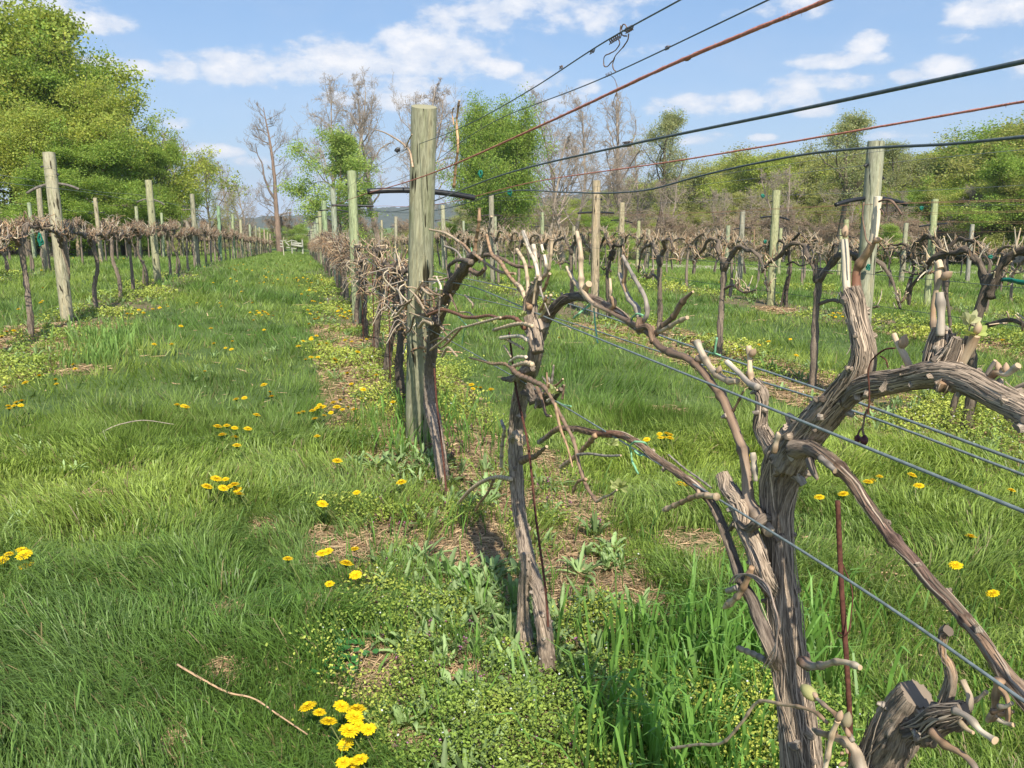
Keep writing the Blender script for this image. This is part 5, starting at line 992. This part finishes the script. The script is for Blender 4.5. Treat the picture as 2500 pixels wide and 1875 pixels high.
for lb, pts in {
 'open yellow dandelion in the big cluster at the bottom of the photo': [(665,1528),(690,1540),(710,1560),(737,1527),(770,1534),(766,1550),(753,1580),(775,1570),(797,1576),(747,1608),(742,1648),(778,1642),(758,1654)],
 'yellow dandelion beside the yellow-green weed mat left of the two-legged vine': [(708,1192),(766,1187),(768,1243),(712,1262),(622,1208),(695,1196),(748,1218)],
 'yellow dandelion at the left edge in the lower grass': [(20,1198),(52,1200),(5,1212),(57,1223),(48,1190)],
 'yellow dandelion in the cluster at the middle of the left grass': [(447,1052),(467,1035),(487,1036),(497,1052),(513,1058),(517,1068),(482,1055),(506,1048)],
 'yellow dandelion in the loose group right of the long pale twig': [(470,922),(490,920),(507,925),(535,927),(507,945),(512,963),(480,940)],
 'yellow dandelion along the middle of the grass lane': [(383,875),(396,877),(402,880),(528,860),(510,863),(570,832),(583,847),(587,857),(443,802),(487,752),(500,755),(371,744),(333,744)],
 'yellow dandelion beside the row, in the cluster left of the tall post': [(685,882),(697,880),(720,870),(740,885),(675,888),(645,893),(700,898),(735,865),(765,885),(680,905),(685,943),(690,875),(728,880),(715,892),(752,880),(655,890)],
 'yellow dandelion a little farther along the row foot': [(660,777),(672,772),(687,772),(725,778),(727,783),(722,775),(655,737),(672,733),(705,742),(690,745),(745,735),(780,735),(760,738),(792,733)],
 'yellow dandelion near the left edge below the first left vine': [(18,877),(35,870),(45,876),(20,883),(47,867),(30,877),(55,827),(120,820),(122,830),(158,788),(162,797),(10,837),(85,812)],
 'yellow dandelion left of the first left vine': [(15,717),(30,715),(4,727),(92,650),(88,654),(40,668)],
 'yellow dandelion in the lane beside the first left post': [(275,678),(285,678),(300,670),(330,668),(345,665),(360,658),(363,662),(310,676)],
 'yellow dandelion in the middle distance of the lane': [(545,655),(540,675),(560,676),(572,674),(580,680),(590,682),(548,692),(475,655),(478,662),(425,655),(553,680),(566,681),(577,677)],
 'yellow dandelion at the foot of the second post of the nearest row': [(730,672),(738,668),(745,675),(755,672),(735,682),(760,680),(750,688),(728,680),(742,684),(665,670),(670,678),(668,700),(768,694)],
 'yellow dandelion far up the lane': [(580,588),(588,595),(560,612),(575,600),(520,568),(515,572),(508,574),(500,576),(526,571),(640,600),(655,598),(645,605),(600,603),(590,612),(570,596),(495,580)],
 'yellow dandelion in the shade right of the tall post': [(1018,832),(1030,837),(1060,842),(1022,840),(1038,838)],
 'yellow dandelion in the bunch behind the lowest wire': [(1425,938),(1440,937),(1448,940),(1435,946),(1397,950),(1447,947),(1427,946)],
 'yellow dandelion under the long dark cane': [(1470,1046),(1480,1048),(1505,1043),(1490,1050)],
 'yellow dandelion in the grass behind the big vine': [(1620,988),(1623,995),(1822,1068),(1900,1030),(1885,1038),(1875,1042),(1970,1027),(1985,1050),(1770,1075),(2185,1060)],
 'yellow dandelion at right in the lower grass': [(2065,1222),(2145,1283),(2097,1160)],
 'yellow dandelion in the grass between the nearest and second rows': [(1640,745),(1660,738),(1720,768),(1870,735),(1600,757),(2165,735),(1530,722),(1380,690),(1130,700),(1090,690)],
 'yellow dandelion among the weeds at the foot of the second row': [(1790,680),(1800,677),(1815,678),(1805,685),(1783,685),(1796,682),(1820,684),(1810,676)]}.items():
    for (a, b) in pts: dandelion(a*K, b*K, lb, lb.replace('yellow dandelion', 'dandelions').replace('open ', ''))
rr_ = random.Random(5); n_ = 0
for _ in range(42):
    D = rr_.uniform(3.6, 20); X_ = rr_.gauss(.15, .28); g = Vector((X_, yof(X_, D), 0)); g.z = Tz(g.x, g.y)
    dandelion(0, 0, 'small yellow dandelion scattered along the left foot of the nearest row', 'dandelions scattered along the left foot of the nearest row', .14, g)
for _ in range(30):
    D = rr_.uniform(7, 40); X_ = rr_.gauss(-.9, .7); g = Vector((X_, yof(X_, D), 0)); g.z = Tz(g.x, g.y)
    dandelion(0, 0, 'small yellow dandelion dotted up the middle of the grass lane', 'dandelions dotted up the grass lane', .14, g)
while n_ < 48:
    D = rr_.uniform(9, 36); px = rr_.uniform(0, 2500); g = gat(px, D)
    if fbm2(g.x, g.y, .5, 15) < .5: continue
    dandelion(0, 0, 'tiny yellow dandelion scattered far off across the rows', 'dandelions scattered far off', .12, g); n_ += 1
# ------------------------------------------------------------------ small things
def rod(pts, r, label, loc_i=0):
    mb = MB(); tube(mb, [tuple(p) for p in pts], r, 12, (1, 1, 1), .01, wob=.06); tag(link('steel_rod', mb.mesh('steel_rod'), M_rust), label, 'stake')
q0 = PX(2082, 1830, .80); rod([PX(2045, 1222, .80), PX(2054, 1426, .80), PX(2066, 1600, .80), PX(2074, 1735, .80), Vector((.80, q0.y-.02, Tz(.8, q0.y)-.05))], .0041, 'rusty steel rod stuck in the grass right of the big trunk')
e2 = gpix(1342, 1520); rod([PX(1243, 812, X2-.04), PX(1262, 960, X2-.05), PX(1288, 1080, X2-.05), PX(1308, 1260, X2-.05), PX(1336, 1490, X2-.05), PX(1338, 1530, X2-.05)], .0036, 'thin rusty rod leaning on the two-legged vine')
rod([PX(1060, 900, X3-.045), PX(1068, 1000, X3-.045), PX(1080, 1100, X3-.045), PX(1090, 1200, X3-.045)], .005, 'thin rusty rod against the leaning vine')
for k, (dy, r_) in enumerate(((6.9, 0), (8.5, 0), (10.1, 0))):
    x = .71-.06; z = Tz(x, dy); rod([(x, dy, z-.05), (x+.01, dy+.02, z+1.0)], .005, ['dark rod beside the first vine beyond the tall post', 'dark rod beside the second vine beyond the tall post', 'dark rod beside the third vine beyond the tall post'][k])
# tie wire looped round the rusty rod
mb = MB(); tube(mb, [tuple(PX(a, b, .80+c)) for a, b, c in ((2046, 1378, -.008), (2052, 1372, 0), (2066, 1398, .008), (2080, 1440, .004), (2078, 1500, .0), (2070, 1545, -.006), (2058, 1556, -.008), (2050, 1545, .006), (2062, 1550, .01))], .0011, 6, (1, 1, 1), .004)
tag(link('tie_wire', mb.mesh('tie_wire'), M_rust), 'thin rusty tie wire looped round the steel rod', 'wire')
def tie(seqs, mat, label, w=.0022):
    mb = MB()
    for s in seqs: tube(mb, [tuple(PX(a, b, X)) for a, b, X in s], w, 6, (1, 1, 1), .004, wob=.35)
    tag(link('plant_tie', mb.mesh('plant_tie'), mat), label, 'plant tie')
X_ = .69
tie([[(1400, 777, X_-.03), (1415, 764, X_-.03), (1431, 751, X_), (1446, 738, X_), (1462, 737, X_), (1474, 744, X_+.02)], [(1450, 752, X_), (1453, 790, X_), (1459, 838, X_)], [(1400, 777, X_-.03), (1420, 760, X_-.02), (1440, 745, X_+.01)]], M_tieg, 'light green tape tied round the arched arm, one end hanging')
tie([[(1541, 786, X_), (1548, 772, X_-.02), (1560, 766, X_-.02), (1574, 772, X_-.01), (1577, 785, X_)]], M_tieg, 'light green tape looped over the grey cane')
tie([[(1335, 962, X_-.04), (1333, 953, X_-.05), (1341, 950, X_-.06), (1350, 954, X_-.05), (1353, 962, X_-.04)], [(1358, 980, X_-.04), (1375, 988, X_-.04), (1394, 992, X_-.04)]], M_tieg, 'light green tape ring on the brown cane by the two-legged vine')
tie([[(1541, 1108, X_-.05), (1538, 1095, X_-.06), (1545, 1082, X_-.07), (1558, 1078, X_-.07), (1572, 1080, X_-.06), (1578, 1086, X_-.05)], [(1541, 1105, X_-.06), (1543, 1125, X_-.06), (1550, 1140, X_-.06), (1558, 1156, X_-.06)], [(1549, 1100, X_-.06), (1565, 1112, X_-.05), (1576, 1106, X_-.04)]], M_tieg, 'light green tape tied round the long dark cane')
tie([[(1750, 824, X_+.15), (1747, 845, X_+.15), (1744, 862, X_+.15), (1732, 862, X_+.15), (1726, 872, X_+.15)], [(1744, 862, X_+.15), (1760, 868, X_+.16)]], M_tieg, 'light green tape on the wire behind the big vine')
tie([[(1080, 745, .66), (1095, 755, .66), (1105, 760, .66), (1118, 772, .66)], [(1138, 792, .64), (1132, 815, .64), (1128, 838, .64)], [(1150, 605, .7), (1153, 618, .7)], [(1118, 772, .66), (1130, 785, .66), (1140, 795, .64)]], M_tieg, 'light green tape strands between the leaning vine and the two-legged vine')
def blobtie(px, py, X, w, h, label):
    mb = MB(); c = PX(px, py, X); D = c.dot(fwd)-H*fwd.z; s = D/F
    for k in range(6):
        a = random.uniform(0, 6.28); m = [tuple(c+rgt*(w*s*.5*math.cos(a+t)*random.uniform(.3, 1))+Vector((0, 0, h*s*.5*math.sin(a+t)*random.uniform(.3, 1)))+fwd*(random.uniform(-.01, .01))) for t in (0, 1.2, 2.4, 3.5, 4.6)]
        tube(mb, m, max(.003, 1.6*s), 5, (1, 1, 1), .006, wob=.3)
    tag(link('plant_tie', mb.mesh('plant_tie'), M_tied), label, 'plant tie')
for a in [(1173, 424, 1.02, 14, 20, 'dark green tie on the cable just right of the tall post'), (1245, 470, 1.0, 10, 20, 'dark green tie on the slack wire right of the tall post'), (1157, 632, .70, 26, 13, 'dark green tie round the top of the leaning vine'),
          (98, 585, -2.7, 14, 34, 'dark green tie hanging on the first left vine'), (2120, 652, 4.15, 10, 18, 'dark green tie on the right-hand post'), (1862, 478, 7.6, 8, 8, 'dark green tie near the top of the third-row post'), (2250, 508, 11, 9, 9, 'dark green tie right of the far right post'), (1868, 590, 7.6, 7, 9, 'dark green tie low on the third-row post'), (2418, 627, 5.5, 10, 9, 'dark green tie among the right-hand canes')]: blobtie(*a)
mb = MB(); P_ = [tuple(PX(a, b, 4.1)) for a, b in ((2448, 682), (2470, 684), (2500, 690), (2560, 694))]; tube(mb, P_, .013, 10, (1, 1, 1), .02, wob=.5); tag(link('foam_sleeve', mb.mesh('foam_sleeve'), M_tied), 'dark green wrapped sleeve on a wire at the right edge', 'sleeve')
def curl(px_list, X, r, mat, label, name='dried_tendril', cat='tendril', more=()):
    mb = MB()
    for seq in [px_list]+list(more): tube(mb, [tuple(PX(a, b, X)) for a, b in seq], r, 6, (1, 1, 1), .003, wob=.4)
    tag(link(name, mb.mesh(name), mat), label, cat)
co = lambda x0, y0, x1, y1, n, a: [(x0+(x1-x0)*t/n+a*math.sin(t*2.1)*.6, y0+(y1-y0)*t/n+a*math.cos(t*2.1)) for t in range(n+1)]
curl(co(1488, 102, 1515, 85, 16, 7), .63, .0012, M_knot, 'curled dried tendril knotted on the steepest wire, two loops hanging', more=[co(1528, 75, 1545, 66, 12, 7), [(1530, 78), (1518, 68), (1520, 62), (1526, 60), (1531, 70)], [(1535, 82), (1533, 95), (1525, 110), (1512, 125), (1500, 142), (1496, 158), (1498, 168), (1503, 174)], [(1516, 62), (1514, 76), (1520, 86), (1530, 88)], [(1510, 95), (1513, 105), (1505, 120), (1490, 130), (1474, 145), (1474, 158), (1480, 163), (1490, 155), (1496, 148)]])
curl(co(1440, 128, 1450, 122, 7, 5), .63, .0011, M_knot, 'small dried knot on the steepest wire'); curl(co(1366, 165, 1374, 162, 6, 4), .63, .0011, M_knot, 'tiny dried knot lower on the steepest wire'); curl(co(1625, 118, 1633, 114, 7, 5), .79, .0012, M_knot, 'small dried knot on the second wire')
curl(co(1478, 185, 1492, 178, 8, 5), .79, .0008, M_knot, 'fine tendril hanging from the second wire', more=[[(1488, 182), (1500, 193), (1505, 205), (1507, 220), (1500, 240), (1495, 262)]])
curl(co(1522, 352, 1540, 350, 16, 7), .88, .0014, M_knot, 'dried tendril knot on the thick cable'); curl(co(1675, 143, 1684, 140, 7, 5), .42, .0013, M_knot, 'brown knot on the red twine')
curl([(2109, 494), (2106, 520), (2110, 560), (2118, 590), (2127, 598)], .70, .0011, M_knot, 'stiff tendril standing against the white cane'); curl([(2146, 492), (2160, 488), (2175, 490), (2190, 505), (2201, 523)], .71, .0013, M_knot, 'curved tendril arching right from the white cane tip', more=[[(2150, 510), (2158, 520), (2159, 528)], [(2165, 490), (2164, 522)]])
curl([(2185, 850), (2165, 852), (2140, 868), (2125, 885), (2120, 910), (2122, 950), (2120, 1000), (2118, 1010)], .66, .0011, M_rust, 'reddish tendril hanging in front of the thick arm', more=[[(2150, 870), (2162, 878), (2168, 898)]])
t = thing('dried_grapes', 'two shrivelled grapes hanging below the thick arm', 'grapes', PX(2106, 1010, .70)); mb = MB()
for s in ([(2116, 1000), (2108, 1030), (2106, 1050), (2110, 1068)], [(2106, 1045), (2098, 1052), (2094, 1066)]): tube(mb, [tuple(PX(a, b, .70)) for a, b in s], .0012, 6, (1, 1, 1), .004, wob=.5)
link('stem', mb.mesh('stem', t.location), M_knot, t)
for a, b, s in ((2110, 1076, .0055), (2094, 1072, .0045)):
    mb = MB(); c = np.array(PX(a, b, .70)); tube(mb, [c+[0, 0, s*1.4], c+[0, 0, s*.8], c, c-[0, 0, s*.9], c-[0, 0, s*1.3]], [s*.2, s*.8, s, s*.7, s*.1], 10, (1, 1, 1), None, wob=.2); link('grape', mb.mesh('grape', t.location), M_grape, t)
# loose canes caught in the wires by the tall post
def loose(seqs, X, col, label, r=.006, name='pruned_cane', ground=False):
    mb = MB()
    for s, rr in seqs:
        if ground: P_ = [gpix(a, b)+Vector((0, 0, c)) for a, b, c in s]
        else: P_ = [PX(a, b, X) for a, b in s]
        tube(mb, [tuple(p) for p in P_], np.linspace(rr, rr*.6, len(P_)), 8, col, .006, wob=.2, nodes=.07, capcol=CUT)
    tag(link(name, mb.mesh(name), M_cane), label, 'cane')
loose([([(1108, 458), (1112, 415), (1118, 350), (1115, 300), (1121, 245)], .0085), ([(1108, 305), (1104, 275), (1108, 262)], .004)], XA+.22, (.52, .34, .19), 'upright orange-brown cane caught in the wires just right of the tall post')
loose([([(1008, 408), (1002, 375), (990, 358), (960, 335), (935, 322), (916, 317)], .0052), ([(992, 360), (998, 342), (1006, 328)], .004)], XA-.12, (.55, .40, .26), 'pale bent cane sticking out left of the tall post')
loose([([(245, 1078, .05), (290, 1064, .07), (345, 1056, .08), (427, 1058, .06)], .0045)], 0, [WHITE, GREY, GREY], 'long pale twig lying on the grass at left', ground=True, name='fallen_twig')
loose([([(438, 1692, .09), (500, 1722, .08), (560, 1738, .06), (618, 1752, .06), (680, 1785, .05), (752, 1818, .03)], .0033)], 0, (.55, .38, .24), 'jointed orange-brown twig lying in the grass at the bottom', ground=True, name='fallen_twig')
loose([([(165, 1248, .04), (205, 1228, .05), (245, 1200, .06)], .003)], 0, (.5, .36, .22), 'short tan twig lying low at the left', ground=True, name='fallen_twig')
loose([([(1420, 1500, .01), (1450, 1470, .02), (1485, 1450, .02)], .004)], 0, (.4, .27, .18), 'short brown twig on the soil right of the two-legged vine', ground=True, name='fallen_twig')
loose([([(1040, 1180, .02), (1120, 1172, .03), (1200, 1165, .02)], .003), ], 0, (.5, .38, .24), 'thin tan stalk lying on the soil left of the two-legged vine', ground=True, name='fallen_twig')
# dry vine leaf
mb = MB(); leaf_mesh(mb, np.array(gpix(566, 1550))+[0, 0, .02], .014, 3, (.42, .30, .20)); tag(link('dead_leaf', mb.mesh('dead_leaf', smooth=False), M_straw), 'crumpled dead leaf lying in the lower left grass', 'leaf')
mb = MB(); leaf_mesh(mb, np.array(gpix(1055, 1352))+[0, 0, .02], .022, 3, (.12, .075, .06)); tag(link('dead_leaf', mb.mesh('dead_leaf', smooth=False), M_straw), 'dark curled dead leaf on the straw left of the two-legged vine', 'leaf')
# white rail fence at the end of the lane
t = thing('rail_fence', 'broken white rail fence across the far end of the lane', 'fence', gat(715, 84)); gz = t.location.z
def fp(px, py): return PD(px, py, 84)
for a, b, c, d, w in ((686, 590, 700, 586, .045), (698, 592, 712, 587, .05), (713, 587, 725, 590, .05), (715, 594, 736, 595, .10), (711, 598, 739, 602, .11), (684, 588, 690, 589, .06), (684, 595, 689, 596, .07), (684, 602, 692, 603, .07), (699, 604, 708, 605, .05), (715, 606, 724, 608, .05), (696, 590, 706, 600, .05), (726, 601, 730, 596, .06)):
    mb = MB(); tube(mb, [tuple(fp(a, b)), tuple(fp(c, d))], w, 6, (1, 1, 1), .3, wob=.12); link('rail', mb.mesh('rail', t.location), M_white, t)
for x in (712, 738):
    mb = MB(); p = fp(x, 588); tube(mb, [(p.x, p.y+.1, gz-.6), (p.x, p.y+.1, p.z+.1)], .08, 8, (1, 1, 1), .3, wob=.1); link('post', mb.mesh('post', t.location), M_white, t)
mb = MB(); g = gat(690, 62); g.z -= .1; s = 1/F*62; tube(mb, [g, g+Vector((-.03, 0, .6)), g+Vector((-.06, 0, 1.2))], .035, 8, (.55, .52, .42), .2); tube(mb, [g+Vector((-.06, 0, 1.15)), g+Vector((.06, 0, 1.5))], .025, 6, (.5, .45, .36), .2)
tag(link('forked_stick', mb.mesh('forked_stick'), M_cane), 'pale forked stick standing before the lane-end tree', 'stick')
# dark utility trailer beyond the road at the right edge
def box(mb, x0, x1, y0, y1, z0, z1):
    V = [(x, y, z) for x in (x0, x1) for y in (y0, y1) for z in (z0, z1)]; mb.add(V, None, [(0, 1, 3, 2), (4, 6, 7, 5), (0, 4, 5, 1), (2, 3, 7, 6), (0, 2, 6, 4), (1, 5, 7, 3)])
g = gat(2530, 50); t = thing('utility_trailer', 'dark low trailer parked beyond the dirt road at the right edge', 'trailer', g); t.rotation_euler.z = -YAW-.1
mb = MB(); box(mb, -1.5, 1.6, -.7, .7, .42, .5); link('bed', mb.mesh('bed', smooth=False), M_trail, t)
for y in (-.7, .7):
    mb = MB(); box(mb, -1.45, 1.6, y-.02, y+.02, .505, .56); box(mb, -1.45, 1.6, y-.02, y+.02, .95, 1.0)
    for x in np.linspace(-1.43, 1.55, 7): box(mb, x-.02, x+.02, y-.017, y+.017, .563, .947)
    link('side_rail', mb.mesh('side_rail', smooth=False), M_trail, t)
mb = MB(); box(mb, -1.5, -1.46, -.66, .66, .505, 1.0); link('tailboard', mb.mesh('tailboard', smooth=False), M_trail, t)
mb = MB(); box(mb, -1.2, 1.3, -.55, .55, .505, .90); link('load', mb.mesh('load', smooth=False), M_trail, t)
for y in (-.78, .78):
    mb = MB(); tube(mb, [(.3, y-.08, .28), (.3, y+.08, .28)], .30, 20, (1, 1, 1), None); link('wheel', mb.mesh('wheel', smooth=False), M_tyre, t)
# short stake in the grass beyond the second row
mb = MB(); g = gat(2357, 34); tube(mb, [g, g+Vector((0, 0, .75))], .028, 6, (1, 1, 1), .1, wob=.1); tag(link('stake', mb.mesh('stake'), M_trail), 'short dark stake standing before the dirt road', 'stake')
print('objects', len(bpy.data.objects), 'dandelions', DN[0])

# ------------------------------------------------------------------ haze
def haze():
    mb = MB(); box(mb, -2700, 3000, -60, 3500, -4, 160); o = link('haze', mb.mesh('haze', smooth=False)); o['kind'] = 'stuff'; o['label'] = 'thin pale summer haze over the fields'; o['category'] = 'haze'
    m = bpy.data.materials.new('thin_air'); m.use_nodes = True; t = m.node_tree; t.nodes.clear(); v = nd(t, 'ShaderNodeVolumePrincipled'); v.inputs['Density'].default_value = .00024; v.inputs['Color'].default_value = (.80, .88, 1, 1)
    ou = nd(t, 'ShaderNodeOutputMaterial'); t.links.new(v.outputs[0], ou.inputs['Volume']); o.data.materials.append(m)
haze()
